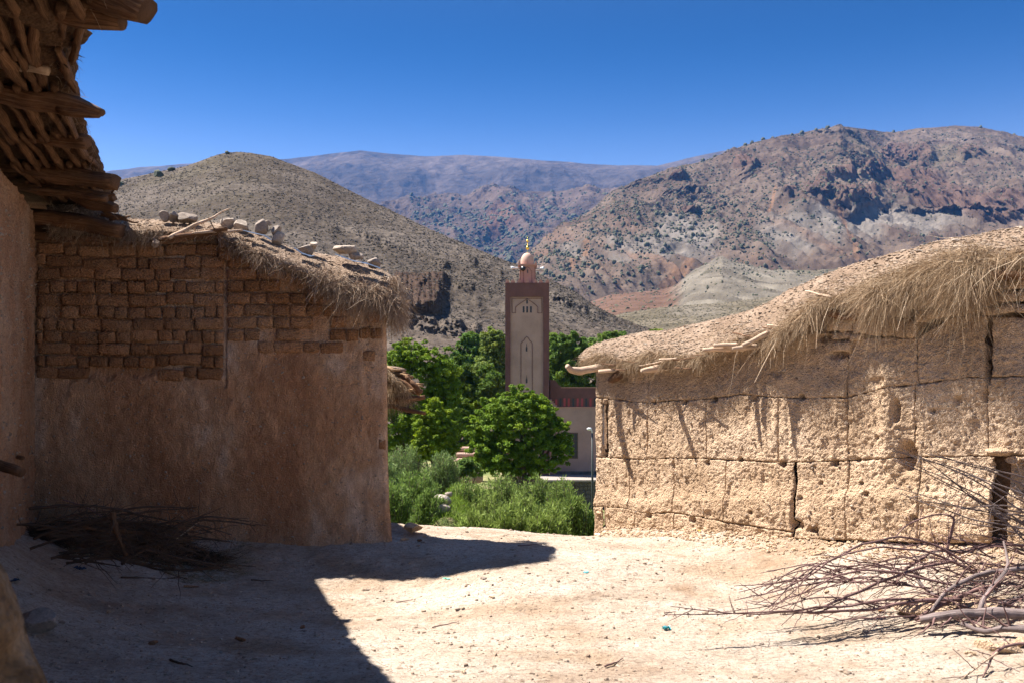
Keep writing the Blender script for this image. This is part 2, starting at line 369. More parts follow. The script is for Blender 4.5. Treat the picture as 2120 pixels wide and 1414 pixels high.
def zg(x, y, fine=True):
    x = np.asarray(x, float); y = np.asarray(y, float)
    z = yard(np.clip(x, -7, 7), np.clip(y, -4, 14.3))
    z = z+.07*np.exp(-((x-.1)**2/.9+(y-9.7)**2/.25))*1.0 + .05*np.exp(-((x+.2)**2/.8+(y-12.6)**2/.3))
    z = z+.05*fbm(x*.7, y*.9, 0, 3, 2)+.022*fbm(x*2.2, y*2.8, 0, 3, 5)
    if fine:
        f = fbm(x*9, y*11, 0, 4, 9, .6); z = z+.020*f+.022*np.clip(fbm(x*4, y*5, 0, 3, 21), .1, 1)*noise(x*28, y*28, 0, 4)-.02*np.clip(fbm(x*2.6, y*3.4, 0, 4, 27)-.12, 0, 1)
        # crumbs of fallen earth below the right wall
    ss = (x-1.164)*.582-(y-14.2)*.813; nn = (x-1.164)*-.813+(y-14.2)*-.582
    tal = np.clip(1-nn/.55, 0, 1)*(ss > -.2)*(nn > -.5)
    z = z+tal**2*(.09+.05*noise(x*4, y*4, 0, 8))
    # small heap of earth against the near left wall
    wl = -5.45+.338*(11.4-y); z = z+.22*np.clip(1-(x-wl)/.9, 0, 1)**2*(y < 11.4)
    ly = lip_y(x); f = np.clip(y-ly, 0, None)
    drop = f*f/(f+.5)*.78
    floor = -5.6+.25*fbm(x*.06, y*.06, 0, 4, 31)-3.0*sstep(30, 70, y)+2.2*sstep(84, 100, y)+sstep(110, 420, y)*6
    return np.maximum(z-drop, 0)*0+np.where(z-drop > floor, z-drop, floor+0*z)
def axis(lo, hi, st, far_lo, far_hi, g=1.25):
    a = list(np.arange(lo, hi, st)); s = st
    while a[-1] < far_hi: s *= g; a.append(a[-1]+s)
    s = st
    while a[0] > far_lo: s *= g; a.insert(0, a[0]-s)
    return np.array(a)
gx = axis(-6.2, 5.6, .03, -9000, 9000); gy = axis(4.6, 14.6, .028, -9000, 10000, 1.2)
GX, GY = np.meshgrid(gx, gy, indexing='ij')
# ground: pale beaten dust in the yard, soil and grass further down
def ground_mat():
    m = bpy.data.materials.new('pale_dust'); t, N, L, B = nt(m); g = N.new('ShaderNodeNewGeometry').outputs['Position']
    r = ramp(N, [(.33, (.34, .26, .19)), (.45, (.41, .34, .265)), (.58, (.455, .39, .315)), (.72, (.50, .44, .365))]); L.new(nz(N, L, mapv(N, L, g, (.8, 1.3, 1)), 1.1, 8, .62, .4), r.inputs[0])
    r2 = ramp(N, [(.34, (.52, .47, .43)), (.48, (.95, .94, .93)), (.68, (1.16, 1.15, 1.14))]); L.new(nz(N, L, mapv(N, L, g, (1, 2.2, 1)), 13, 9, .72), r2.inputs[0])
    c = mixc(N, L, 'MULTIPLY', .9, r.outputs[0], r2.outputs[0])
    r3 = ramp(N, [(.56, (0, 0, 0)), (.64, (1, 1, 1))]); L.new(nz(N, L, g, 48, 4, .6), r3.inputs[0])
    c = mixc(N, L, 'MIX', r3.outputs[0], c, (.24, .165, .12))
    r5 = ramp(N, [(.5, (0, 0, 0)), (.62, (1, 1, 1))]); L.new(nz(N, L, g, .8, 6, .6, .2), r5.inputs[0])
    c = mixc(N, L, 'MULTIPLY', r5.outputs[0], c, (.84, .76, .68))
    # beyond the yard: greener soil of the valley floor
    sx = N.new('ShaderNodeSeparateXYZ'); L.new(g, sx.inputs[0]); mr = N.new('ShaderNodeMapRange'); L.new(sx.outputs['Z'], mr.inputs[0])
    mr.inputs[1].default_value = -2.6; mr.inputs[2].default_value = -4.2; mr.inputs[3].default_value = 0; mr.inputs[4].default_value = 1
    r4 = ramp(N, [(.4, (.09, .13, .035)), (.55, (.17, .17, .07)), (.68, (.36, .27, .19))]); L.new(nz(N, L, g, .45, 8, .65), r4.inputs[0])
    c = mixc(N, L, 'MIX', mr.outputs[0], c, r4.outputs[0])
    L.new(c, B.inputs['Base Color']); B.inputs['Roughness'].default_value = 1; B.inputs['Specular IOR Level'].default_value = .1
    b = N.new('ShaderNodeBump'); b.inputs['Distance'].default_value = .03; L.new(nz(N, L, g, 26, 9, .75), b.inputs['Height'])
    b2 = N.new('ShaderNodeBump'); b2.inputs['Distance'].default_value = .03; L.new(nz(N, L, g, 6, 6, .6), b2.inputs['Height']); L.new(b.outputs[0], b2.inputs['Normal'])
    L.new(b2.outputs[0], B.inputs['Normal']); return m
M_GROUND = ground_mat()
GZ = zg(GX, GY)
mk('ground', np.stack([GX, GY, GZ], -1), grid_faces(len(gx), len(gy)), M_GROUND, kind='structure')

# ------------------------------------------------------------ hills and mountains
def terrain(name, sil, D, base, px0, px1, nu, nd, mat, disp, color, power=1.15, back=.6, crest_round=.0):
    """slope of ground rising from a foot (pixel height, distance) to a ridge; D, base: tables over px"""
    u = np.linspace(px0, px1, nu); t = np.concatenate([np.linspace(0, 1, nd), 1+np.linspace(0, 1, nd//6)[1:]**1.3*back])
    U, T = np.meshgrid(u, t, indexing='ij')
    Dr = ip(D, U); bd = ip([(a, c) for a, b, c in base], U); zb = (HY-ip([(a, b) for a, b, c in base], U))/F*bd
    zr = (HY-ip(sil, U))/F*Dr
    tt = np.clip(T, 0, 1); d = bd+(Dr-bd)*T
    z = zb+(zr-zb)*(tt**power)
    if crest_round: z = z-(zr-zb)*crest_round*sstep(.86, 1, tt)*0
    z = z-(zr-zb)*.75*np.clip(T-1, 0, None)**1.2*1.6
    y = d; x = (U-CX)/F*d
    px, py = U, HY-z/d*F
    dz, dy = disp(x, y, z, U, py, T)
    keep = 1-.8*sstep(.93, 1.0, T)*(1-sstep(1.0, 1.1, T))
    z2 = z+dz*keep; y2 = y-dy*keep; x2 = x*(y2/y)
    C = color(x, y, z, U, py, T)
    G = np.stack([x2, y2, z2], -1)                          # the foot runs on under the ground
    foot = G[:, :1].copy(); foot[..., :2] *= .8; foot[..., 2] = -11.5
    o = mk(name, np.concatenate([foot, G], 1), grid_faces(nu, len(t)+1), mat, kind='structure', col=np.concatenate([C[:, :1], C], 1)*TONE[name])
    def at(pu, pt):
        i = np.clip((pu-px0)/(px1-px0)*(nu-1), 0, nu-1.001); j = np.clip(pt*(nd-1), 0, nd-1.001)
        i0, j0 = i.astype(int), j.astype(int); fi, fj = (i-i0)[:, None], (j-j0)[:, None]
        G = np.stack([x2, y2, z2], -1)
        return G[i0, j0]*(1-fi)*(1-fj)+G[i0+1, j0]*fi*(1-fj)+G[i0, j0+1]*(1-fi)*fj+G[i0+1, j0+1]*fi*fj
    return o, at, (x2, y2, z2)
TONE = dict(far_mountain_range=.33, middle_mountain_ridge=.36, right_mountain=.33, grey_marl_hill=.32, low_brown_hill=.34, stony_hill=.33)
def blob(px, py, cx, cy, rx, ry, soft=.35): return 1-sstep(1-soft, 1+soft, np.sqrt(((px-cx)/rx)**2+((py-cy)/ry)**2))
def mix3(a, b, f): return np.asarray(a)*(1-f[..., None])+np.asarray(b)*f[..., None]

# far blue range
SIL_FAR = [(-400, 380), (100, 372), (200, 362), (230, 355), (262, 352), (290, 347), (330, 346), (385, 341), (500, 338), (600, 330), (640, 325), (700, 318), (745, 312), (790, 318), (830, 322), (870, 325), (900, 325), (960, 322), (1010, 325), (1060, 328), (1120, 333), (1200, 340), (1290, 345), (1360, 345), (1420, 330), (1500, 313), (1560, 308), (1700, 300), (2500, 300)]
def disp_far(x, y, z, px, py, T):
    g = fbm(x*.0021, y*.0007, 0, 6, 41, .55, ridged=True); s = sstep(0, .25, T)
    cliff = .5*sstep(.72, .8, T)*noise(x*.004, 1.7)
    g = g*(1-.75*sstep(.7, .97, T)); return s*(75*g+20*fbm(x*.008, y*.008, 0, 5, 44)), s*90*cliff*sstep(.86, .95, T)
def col_far(x, y, z, px, py, T):
    n = fbm(x*.0011, y*.0016, z*.002, 6, 47); m = sstep(-.2, .35, n)
    c = mix3((.19, .15, .125), (.32, .25, .205), m)
    st = sstep(.10, .35, fbm(x*.0075+.6*noise(z*.004, 3), z*.0011, 0, 5, 49)); c = mix3(c, (.40, .31, .26), st*.7)
    return mix3(c, (.10, .08, .075), sstep(.25, .45, fbm(x*.006, y*.006, 0, 4, 50))*.5)
terrain('far_mountain_range', SIL_FAR, [(-400, 5000), (2500, 4900)], [(-400, 560, 3300), (2500, 560, 3300)], -300, 2400, 640, 200, M_RANGE, disp_far, col_far, 1.0)
# middle ridge
SIL_MID = [(600, 500), (700, 470), (800, 432), (870, 428), (950, 412), (1000, 404), (1090, 399), (1180, 398), (1235, 399), (1300, 388), (1400, 380), (1500, 380)]
def disp_mid(x, y, z, px, py, T):
    s = sstep(0, .2, T); return s*(60*fbm(x*.0042, y*.0015, 0, 6, 61, .55, ridged=True)+18*fbm(x*.015, y*.012, 0, 4, 62)), s*45*np.clip(noise(x*.008, z*.016, 0, 66), 0, 1)
def col_mid(x, y, z, px, py, T):
    c = mix3((.20, .15, .12), (.33, .24, .185), sstep(-.25, .3, fbm(x*.003, y*.003, z*.003, 6, 67)))
    c = mix3(c, (.42, .24, .16), blob(px, py, 1035, 480, 40, 22, .5)*.9)
    c = mix3(c, (.38, .25, .19), sstep(.2, .4, fbm(x*.004, z*.002, 0, 4, 69))*.6)
    return mix3(c, (.07, .085, .06), sstep(.28, .42, fbm(x*.02, y*.02, 0, 4, 68))*.55)
_, at_mid, _ = terrain('middle_mountain_ridge', SIL_MID, [(600, 3100), (1500, 3100)], [(600, 600, 2100), (1500, 600, 2100)], 640, 1440, 420, 190, M_RANGE, disp_mid, col_mid, 1.0)

# the big mountain on the right
SIL_R = [(1040, 600), (1085, 560), (1125, 515), (1160, 488), (1200, 455), (1235, 425), (1252, 408), (1270, 395), (1320, 378), (1400, 350), (1450, 338), (1490, 326), (1540, 305), (1580, 293), (1620, 283), (1690, 272), (1740, 265), (1790, 268), (1830, 276), (1860, 275), (1900, 268), (1980, 263), (2030, 265), (2080, 278), (2120, 288), (2300, 330), (2700, 420)]
D_R = [(1040, 1350), (1250, 1650), (1740, 1950), (1850, 2350), (2300, 2300), (2700, 2200)]
CLIFFS = [(1545, 358, 30, 16), (1850, 345, 30, 30), (1905, 352, 25, 26), (1400, 385, 16, 9), (1697, 428, 32, 26), (1900, 415, 60, 34), (1960, 440, 70, 38), (2060, 470, 80, 36), (1745, 395, 26, 18), (1490, 455, 14, 10), (1810, 398, 26, 16), (1640, 440, 16, 14), (2010, 350, 26, 12), (1780, 450, 40, 18), (1420, 470, 22, 9)]
def disp_r(x, y, z, px, py, T):
    s = sstep(0, .12, T); big = fbm(x*.0042+.3, y*.0022, 0, 6, 71, .56, ridged=True)
    mid = fbm(x*.018, y*.014, 0, 5, 72, .6); marl = np.clip(sstep(470, 515, py)*(1-sstep(2000, 2100, px)), 0, 1)
    gul = fbm((x+y*.45)*.022, y*.004, 0, 4, 76, .5, ridged=True)
    cl = sum(blob(px+14*noise(px*.03, py*.03, 3), py+10*noise(px*.04, py*.04, 7), *c) for c in CLIFFS); cl = np.clip(cl, 0, 1)
    rough = np.clip(fbm(x*.02, y*.02, z*.02, 5, 79, .65, ridged=True), -.2, 1)
    rk = sstep(.0, .35, fbm(x*.006, y*.006, 0, 3, 80))*(py < 480)
    dz = s*(46*big*(1-.55*marl)*(1-.6*sstep(.6, .95, T))+13*mid+20*gul*marl+2.5*noise(x*.08, y*.08, 0, 81))
    dy = s*(cl*(20+20*noise(x*.05, z*.01, 0, 77)+18*noise(x*.15, z*.05, 0, 78))+rk*34*rough)
    return dz, dy
def col_r(x, y, z, px, py, T):
    n = fbm(x*.007, y*.006, z*.006, 6, 82); c = mix3((.24, .17, .125), (.35, .265, .20), sstep(-.3, .3, n))
    c = mix3(c, (.30, .235, .16), sstep(.0, .3, fbm(x*.005, y*.005, 0, 4, 83))*sstep(1650, 1800, px)*(1-sstep(360, 420, py)))
    wx = px+30*fbm(px*.02, py*.03, 0, 4, 84); wy = py+22*fbm(px*.025, py*.02, 5, 4, 85)
    g = np.clip(blob(wx, wy, 1410, 535, 75, 44)+blob(wx, wy, 1660, 520, 85, 45)+blob(wx, wy, 1850, 500, 150, 26)+blob(wx, wy, 1300, 555, 50, 30)*.8+blob(wx, wy, 1180, 560, 30, 30)*.6, 0, 1)
    st = sstep(-.3, .3, fbm((x+y*.5)*.03, y*.006, 0, 5, 86)); c = mix3(c, mix3((.36, .31, .255), (.50, .44, .37), st), g*.9)
    c = mix3(c, (.40, .26, .18), sstep(.12, .35, fbm((x+y*.45)*.02, y*.004, 0, 4, 87))*sstep(480, 530, py)*.85)
    for a, b, a2, b2, w in ((1735, 460, 1775, 575, 7), (1605, 430, 1590, 480, 5), (1220, 540, 1185, 600, 8), (1450, 585, 1370, 625, 9)):
        q = np.clip(((px-a)*(a2-a)+(py-b)*(b2-b))/((a2-a)**2+(b2-b)**2), 0, 1); dd = np.hypot(px-a-q*(a2-a)+4*noise(py*.08, 2), py-b-q*(b2-b))
        c = mix3(c, (.50, .30, .185), (1-sstep(w*.4, w, dd))*.85)
    rf = 0.0*px; cl = np.clip(sum(blob(px, py, *k) for k in CLIFFS), 0, 1); c = mix3(c, (.27, .165, .125), cl*.7)
    veg = sstep(.15, .4, fbm(x*.03, y*.03, 0, 5, 88, .6)); dens = np.clip(.35+.5*blob(wx, wy, 1560, 520, 70, 60)+.4*blob(wx, wy, 1350, 480, 160, 40)+.3*blob(wx, wy, 1900, 330, 250, 60), 0, 1)*(1-.5*g)
    return mix3(c, (.12, .115, .07), veg*dens)
_, at_r, _ = terrain('right_mountain', SIL_R, D_R, [(1040, 655, 900), (1500, 640, 1050), (2700, 640, 1100)], 1060, 2420, 820, 330, M_MOUNTAIN, disp_r, col_r, 1.08)

# grey marl hill and low brown hills in front of it
SIL_M = [(1180, 640), (1232, 622), (1262, 611), (1330, 604), (1372, 600), (1400, 592), (1425, 578), (1460, 556), (1495, 541), (1530, 556), (1570, 566), (1600, 570), (1700, 572), (1760, 568), (1900, 560), (2300, 555)]
def disp_m(x, y, z, px, py, T):
    g = fbm((x+y*.6)*.045, y*.008, 0, 4, 91, .5, ridged=True)*sstep(1370, 1440, px)
    return sstep(0, .15, T)*(9*g+2.2*fbm(x*.03, y*.03, 0, 5, 92)), 0*px
def col_m(x, y, z, px, py, T):
    c = mix3((.36, .31, .24), (.50, .44, .345), sstep(-.3, .3, fbm((x+y*.6)*.05, y*.012, 0, 5, 93)))
    red = 1-sstep(1385, 1420, px+12*noise(px*.03, py*.05)); c = mix3(c, (.36, .22, .155), red)
    c = mix3(c, (.27, .225, .15), sstep(.05, .3, fbm(x*.012, y*.012, 0, 5, 94))*.6*(1-red)*sstep(1540, 1600, px))
    return mix3(c, (.11, .11, .065), sstep(.25, .4, fbm(x*.06, y*.06, 0, 4, 95))*.5)
_, at_m, _ = terrain('grey_marl_hill', SIL_M, [(1180, 900), (1500, 960), (2300, 980)], [(1180, 668, 560), (2300, 668, 560)], 1190, 2250, 420, 150, M_MOUNTAIN, disp_m, col_m, 1.0)
SIL_L = [(1150, 700), (1230, 668), (1300, 650), (1370, 640), (1440, 634), (1500, 630), (1560, 622), (1640, 612), (1700, 600), (1780, 592), (1900, 590), (2300, 590)]
def disp_l(x, y, z, px, py, T): return sstep(0, .15, T)*(1.3*fbm(x*.03, y*.02, 0, 5, 96)+2.0*fbm(x*.01, y*.05, 0, 4, 97, ridged=True)), 0*px
def col_l(x, y, z, px, py, T):
    c = mix3((.27, .225, .15), (.38, .32, .23), sstep(-.3, .3, fbm(x*.015, y*.03, 0, 6, 98)))
    c = mix3(c, (.46, .40, .32), blob(px, py, 1440, 650, 60, 10)*.5)
    return mix3(c, (.15, .13, .085), sstep(.1, .35, fbm(x*.1, y*.1, 0, 5, 99))*.55)
_, at_l, _ = terrain('low_brown_hill', SIL_L, [(1150, 560), (2300, 600)], [(1150, 725, 330), (2300, 725, 330)], 1160, 2250, 420, 150, M_TERRAIN, disp_l, col_l, 1.0)

# the stony hill on the left
SIL_H = [(-400, 520), (-100, 470), (100, 425), (215, 384), (240, 374), (300, 362), (350, 352), (385, 345), (410, 336), (440, 325), (462, 318), (490, 315), (520, 317), (560, 323), (600, 338), (650, 357), (700, 383), (750, 408), (800, 432), (850, 456), (900, 480), (960, 505), (1030, 535), (1090, 556), (1150, 584), (1190, 604), (1220, 625), (1245, 640), (1275, 655), (1330, 676), (1400, 695), (1500, 712), (1600, 720), (1900, 735)]
D_H = [(-400, 330), (480, 350), (700, 320), (900, 285), (1100, 265), (1300, 250), (1900, 240)]
LEDGES = [(860, 590, 1060, 592, 4, 1.3), (935, 520, 1262, 652, 4.5, 1.6), (820, 655, 1010, 668, 5, 2.2), (880, 540, 1040, 572, 3, 1.1), (1140, 600, 1230, 634, 6, 2.2), (720, 470, 960, 560, 4, 1.0), (840, 675, 1040, 690, 3, 1.2), (1230, 690, 1330, 700, 3, 1.0), (560, 430, 800, 500, 3, .6), (905, 612, 1046, 628, 4, 1.4)]
def disp_h(x, y, z, px, py, T):
    s = sstep(0, .08, T); wy = py+5*noise(px*.02, py*.02, 4)+3*noise(px*.07, py*.05, 9)
    d = 0
    for a, b, a2, b2, w, k in LEDGES:
        q = (px-a)/(a2-a); yl = b+(b2-b)*q; on = sstep(-.08, .08, q)*(1-sstep(.92, 1.08, q))*sstep(-.25, .15, noise(px*.035+a, 5.5))
        d = d+k*2.2*on*sstep(-w, w, wy-yl+1)*(1-sstep(w, w*5.5, wy-yl))*(1+.5*noise(px*.15, py*.2, 3))
    # the dark rock face
    f = sstep(812, 820, px)*(1-sstep(905, 935, px+.25*(py-600)))*sstep(573, 579, py+3*noise(px*.1, 3))*(1-sstep(632, 655, py))
    d = d+f*(9+1.8*noise(px*.12, py*.02, 3)+.8*noise(px*.35, py*.1, 5))
    dz = s*(2.0*fbm(x*.02, y*.02, 0, 3, 101)+.9*fbm(x*.09, y*.09, 0, 5, 102, .6)+.35*noise(x*.6, y*.6, 0, 104))
    return dz, d
def col_h(x, y, z, px, py, T):
    c = mix3((.22, .18, .145), (.335, .28, .232), sstep(-.3, .3, fbm(x*.03, y*.03, 0, 6, 105)))
    c = mix3(c, (.27, .235, .155), (1-sstep(380, 620, px))*.5*sstep(-.2, .3, fbm(x*.02, y*.02, 0, 4, 107)))
    c = mix3(c, (.33, .255, .20), sstep(640, 700, py)*.5)
    f = sstep(812, 820, px)*(1-sstep(905, 935, px+.25*(py-600)))*sstep(573, 579, py)*(1-sstep(632, 655, py)); c = mix3(c, (.19, .13, .10), f)
    return mix3(c, (.15, .125, .085), sstep(.12, .32, fbm(x*.35, y*.35, 0, 5, 106, .6))*.55)
_, at_h, _ = terrain('stony_hill', SIL_H, D_H, [(-400, 790, 125), (1900, 790, 125)], -300, 1800, 1000, 330, M_TERRAIN, disp_h, col_h, 1.0)

# scrub and loose stones on the left hill: far too many to count
n = 44000; pu = R.uniform(150, 1500, n); pt = R.uniform(0, 1, n)**.8; p = at_h(pu, pt)
cl = noise(p[:, 0]*.15, p[:, 1]*.15)+R.uniform(-.6, .6, n) > -.1; p = p[cl]
sz = R.uniform(.08, .28, len(p))*(1+.3*(p[:, 1] > 200)); cc = np.where((R.rand(len(p)) < .65)[:, None], np.array([.055, .048, .036]), np.array([.11, .095, .08]))*R.uniform(.7, 1.3, (len(p), 1))
scatter(p, sz, 'hillside_scrub', M_SCRUB, flat=.7, col=cc, seed=2)
# a few bushes on the left end of that hill, and boulders below the rock face
M_BUSH = plain('dark_bush_leaf', (.05, .06, .03), .9, s=3, var=.4)
for k, (a, b, s) in enumerate(((328, .93, 2.0), (355, .975, 1.3), (248, .9, 1.5), (470, .985, 1.0))):
    q = at_h(np.array([a]), np.array([b]))[0]; V, f = rock_vf(s, s, s*.8, 50+k, 2, 4)
    V *= (1+.25*noise(V[:, 0]*3, V[:, 1]*3, V[:, 2]*3, k))[:, None]
    tag(mk('hill_bush', V+q+[0, 0, s*.3], f, M_BUSH), ['larger dark bush on the left shoulder of the stony hill', 'small dark bush just under the skyline left of the hill top', 'dark bush at the far left end of the stony hill, by the log ends', 'low dark bush on the very top of the stony hill'][k], 'bush')
for k, (px, py, d, s) in enumerate(((858, 638, 168, 1.1), (842, 652, 160, .8))):
    tag(rock_obj('boulder', P(px, py, d), (s*1.3, s, s*.7), M_ROCK, 60+k), ['big pale boulder lying below the dark rock face on the hill', 'smaller boulder below and left of the big pale one on the hill'][k], 'boulder')

# junipers
def juniper_mesh(seed):
    v, f = ICO[1]; v = v.copy(); v *= (1+.35*noise(v[:, 0]*2+seed*3, v[:, 1]*2, v[:, 2]*2, seed))[:, None]; v[:, 2] = v[:, 2]*1.0+.7
    return mesh('juniper', v, f, [M_JUN], False)
M_JUN = plain('juniper_green', (.065, .068, .034), .95, s=.3, var=.4)
def jun_points(at, n, u0, u1, dens, hmin, hmax, seed):
    rs = np.random.RandomState(seed); u = rs.uniform(u0, u1, n); t = rs.uniform(0.02, .995, n); p = at(u, t); py = HY-p[:, 2]/p[:, 1]*F
    k = rs.rand(n) < dens(u, py, p); return p[k], rs.uniform(hmin, hmax, k.sum())*(.6+.8*rs.rand(k.sum())**2), u[k], py[k]
def dens_r(u, py, p):
    g = .20+.55*blob(u, py, 1560, 530, 80, 60)+.6*blob(u, py, 1380, 470, 190, 50)+.35*blob(u, py, 1900, 340, 300, 60)+.5*blob(u, py, 1180, 530, 90, 30)+.25*blob(u, py, 1500, 400, 300, 60)
    return np.clip(g+.5*noise(p[:, 0]*.012, p[:, 1]*.012, 0, 6), 0, 1)*(1-.7*blob(u, py, 1410, 535, 60, 35))*(1-.7*blob(u, py, 1660, 530, 70, 35))
jp, js, ju, jy = jun_points(at_r, 24000, 1080, 2200, dens_r, 1.0, 2.2, 3)
order = np.argsort(-(js/jp[:, 1])); jp, js = jp[order], js[order]
jm = [juniper_mesh(k) for k in range(6)]
extra = [(1712, 270), (1735, 264), (1690, 270), (1580, 292), (1600, 287), (1640, 280), (1543, 303), (1557, 298), (1507, 318), (1660, 276), (1715, 268), (2030, 268), (2075, 280), (1850, 276), (1480, 330), (1455, 338), (2100, 285)]
q = np.array([at_r(np.array([a*1.0]), np.array([.985]))[0] for a, b in extra]); jp = np.concatenate([q, jp]); js = np.concatenate([R.uniform(2.4, 4.4, len(q)), js])
for k in range(300):
    o = link('juniper_tree', jm[k % 6], None, tuple(jp[k]-[0, 0, .3*js[k]]), scale=(js[k], js[k], js[k]*1.15), rot=(0, 0, k*1.7))
    if k < len(extra): tag(o, 'dark juniper standing against the sky on the crest of the right mountain', 'juniper', 'junipers along the crest of the right mountain')
    else: tag(o, 'small dark juniper dotted on the red slope of the right mountain', 'juniper', 'larger junipers scattered over the right mountain')
scatter(jp[300:]+[0, 0, .4], js[300:], 'distant_juniper_scrub', M_JUN, flat=.95, seed=5)
mp, ms, _, _ = jun_points(at_mid, 2600, 850, 1260, lambda u, py, p: .2+.8*(py > 430)*(noise(p[:, 0]*.004, p[:, 1]*.004, 0, 8) > -.1), 3.5, 7, 9)
scatter(mp, ms, 'middle_ridge_juniper_scrub', M_JUN, flat=1, seed=6)
mp, ms, _, _ = jun_points(at_m, 5000, 1230, 1900, lambda u, py, p: .15+.7*(py < 575)*(u > 1520)+.3*(u > 1420)*(py < 570), .6, 1.5, 10)
scatter(mp, ms, 'marl_hill_scrub', M_JUN, flat=.9, seed=7)
n = 9000; p = at_l(R.uniform(1180, 2000, n), R.uniform(0, 1, n)); scatter(p, R.uniform(.25, .7, n), 'low_hill_scrub', M_SCRUB, flat=.6, col=np.tile((.09, .08, .05), (n, 1))*R.uniform(.6, 1.5, (n, 1)), seed=8)

# the air between
hz = bpy.data.materials.new('haze_air'); t, N, L, B = nt(hz); N.remove(B)
pv = N.new('ShaderNodeVolumePrincipled'); pv.inputs['Density'].default_value = HAZE_DENSITY; pv.inputs['Color'].default_value = (.07, .35, 1, 1); pv.inputs['Anisotropy'].default_value = .2
L.new(pv.outputs[0], N['Material Output'].inputs['Volume'])
bb = Bag(); bb.box(-9900, 9900, -9900, 10600, -12.5, 1330); hb = bb.build('haze', hz, smooth=False, kind='stuff')
for hh, lb, ct in (('haze', 'thin blue haze that fades the far mountain range', 'haze'),): tag(hb, lb, ct)
# ============================================================ RIGHT: house of rammed earth under an earth roof
RA = np.array([169/F*14.2, 14.2]); RT = np.array([.54, -.8417]); RN = np.array([-.8417, -.54])
def rs_(px, off=0.0):
    """distance along the right wall for a pixel column, at an offset in front of it"""
    r = (np.asarray(px, float)-CX)/F; ax, ay = RA[0]+RN[0]*off, RA[1]+RN[1]*off
    return (r*ay-ax)/(RT[0]-r*RT[1])
def rxy(s, off=0.0):
    s = np.asarray(s, float); return RA[0]+RT[0]*s+RN[0]*off, RA[1]+RT[1]*s+RN[1]*off
def rz(px, py, off=0.0):
    s = rs_(px, off); return (HY-py)/F*rxy(s, off)[1]
rh = thing('rammed_earth_house', 'sunlit long house of pale rammed earth blocks with a thick straw fringed earth roof', 'house', (*rxy(3.0), -1.55))
J = dict(g=[(1229, 1112), (1400, 1100), (1600, 1112), (1800, 1118), (2120, 1125), (2400, 1130)],
         a=[(1229, 1047), (1300, 1051), (1345, 1062), (1400, 1060), (1500, 1078), (1640, 1100)],
         b=[(1229, 945), (1330, 951), (1400, 947), (1530, 952), (1620, 957), (1755, 953), (1900, 945), (2120, 944), (2400, 944)],
         c=[(1229, 822), (1340, 834), (1400, 828), (1460, 826), (1530, 816), (1600, 822), (1650, 824), (1755, 822), (1850, 800), (2000, 782), (2400, 775)],
         e=[(1229, 745), (1330, 750), (1480, 728), (1560, 705), (1690, 690), (1725, 690), (1800, 700), (1900, 700), (1960, 660), (2030, 655), (2120, 660), (2400, 650)])
def px_of_s(s):
    x, y = rxy(s); return CX+F*x/y
def jz(k, s): px = px_of_s(s); return (HY-ip(J[k], px))/F*rxy(s)[1]
holes = [(1247, 835, 3, 3, .10), (1465, 957, 7, 6, .13), (1533, 951, 6, 5, .11), (1620, 960, 9, 7, .14), (1727, 958, 8, 8, .14), (1660, 822, 7, 7, .13), (1478, 826, 8, 7, .12),
         (1418, 832, 7, 6, .10), (1355, 832, 5, 5, .09), (1395, 962, 4, 10, .08), (1291, 950, 5, 8, .08), (1250, 941, 5, 7, .10), (1560, 826, 7, 6, .07), (1880, 945, 16, 34, .17), (1858, 850, 8, 26, .10),
         (1800, 1022, 7, 6, .09), (1785, 1000, 5, 4, .07), (1655, 1085, 14, 10, .09), (1440, 1075, 9, 7, .09), (1350, 1066, 7, 6, .08), (1760, 880, 5, 14, .03), (1775, 952, 7, 6, .07), (1560, 722, 10, 12, .13),
         (1735, 732, 20, 11, .10), (2048, 735, 7, 60, .22), (2042, 820, 5, 16, .06), (1690, 1095, 10, 8, .08), (1900, 1070, 6, 5, .06), (1705, 700, 16, 8, .14), (1760, 690, 18, 7, .10), (1985, 830, 9, 12, .05),
         (1580, 1000, 4, 22, .03), (1512, 1030, 5, 30, .03), (1340, 900, 2, 40, .03), (1700, 1000, 5, 5, .05), (1820, 905, 6, 6, .05), (1930, 850, 7, 5, .05), (1560, 1060, 5, 5, .05), (1660, 1030, 5, 5, .05), (1820, 790, 18, 12, .04), (1610, 770, 14, 10, .03)]
HS = [(float(rs_(a)), float(rz(a, b)), c/F*float(rxy(rs_(a))[1])*1.25, d/F*float(rxy(rs_(a))[1]), e) for a, b, c, d, e in holes]
def rwall_disp(s, z):
    lump = .034*fbm(s*1.3, z*1.3, 0, 3, 201)+.022*fbm(s*6, z*5, 0, 3, 202, .6)
    right = sstep(3.3, 4.6, s); n1 = fbm(s*15, z*17, 0, 3, 203, .6); cell = np.abs(fbm(s*9, z*10, 0, 2, 207))
    d = lump+.010*n1+.013*np.abs(noise(s*21, z*24, 0, 204))+.010*noise(s*45, z*48, 0, 205)+right*(.02*cell+.012*np.abs(noise(s*13, z*15, 2, 208)))
    d += .010*np.clip(noise(s*11, z*2.2, 0, 209)-.15, 0, 1)*-2                       # rain runnels
    top = sstep(-.1, .5, z); d += top*sstep(3, 4, s)*.03*np.clip(fbm(s*5, z*7, 0, 3, 211), -1, .5)
    for a, b, c, e, h in HS:
        q = np.sqrt(((s-a+.25*c*noise(s*12, z*12, 0, 5))/c)**2+((z-b)/e)**2); d -= .8*h*(1-sstep(.55, 1.15, q))
    buttress = np.exp(-((s-float(rs_(1840)))/.13)**2)*sstep(-.95, -.3, z)*(1-sstep(.2, .5, z)); d += .07*buttress
    foot = np.clip((-1.45+.10*s+.25-z)/.25, 0, 1); d += .045*foot**2+.02*foot*noise(s*6, z*6, 0, 12)
    return d
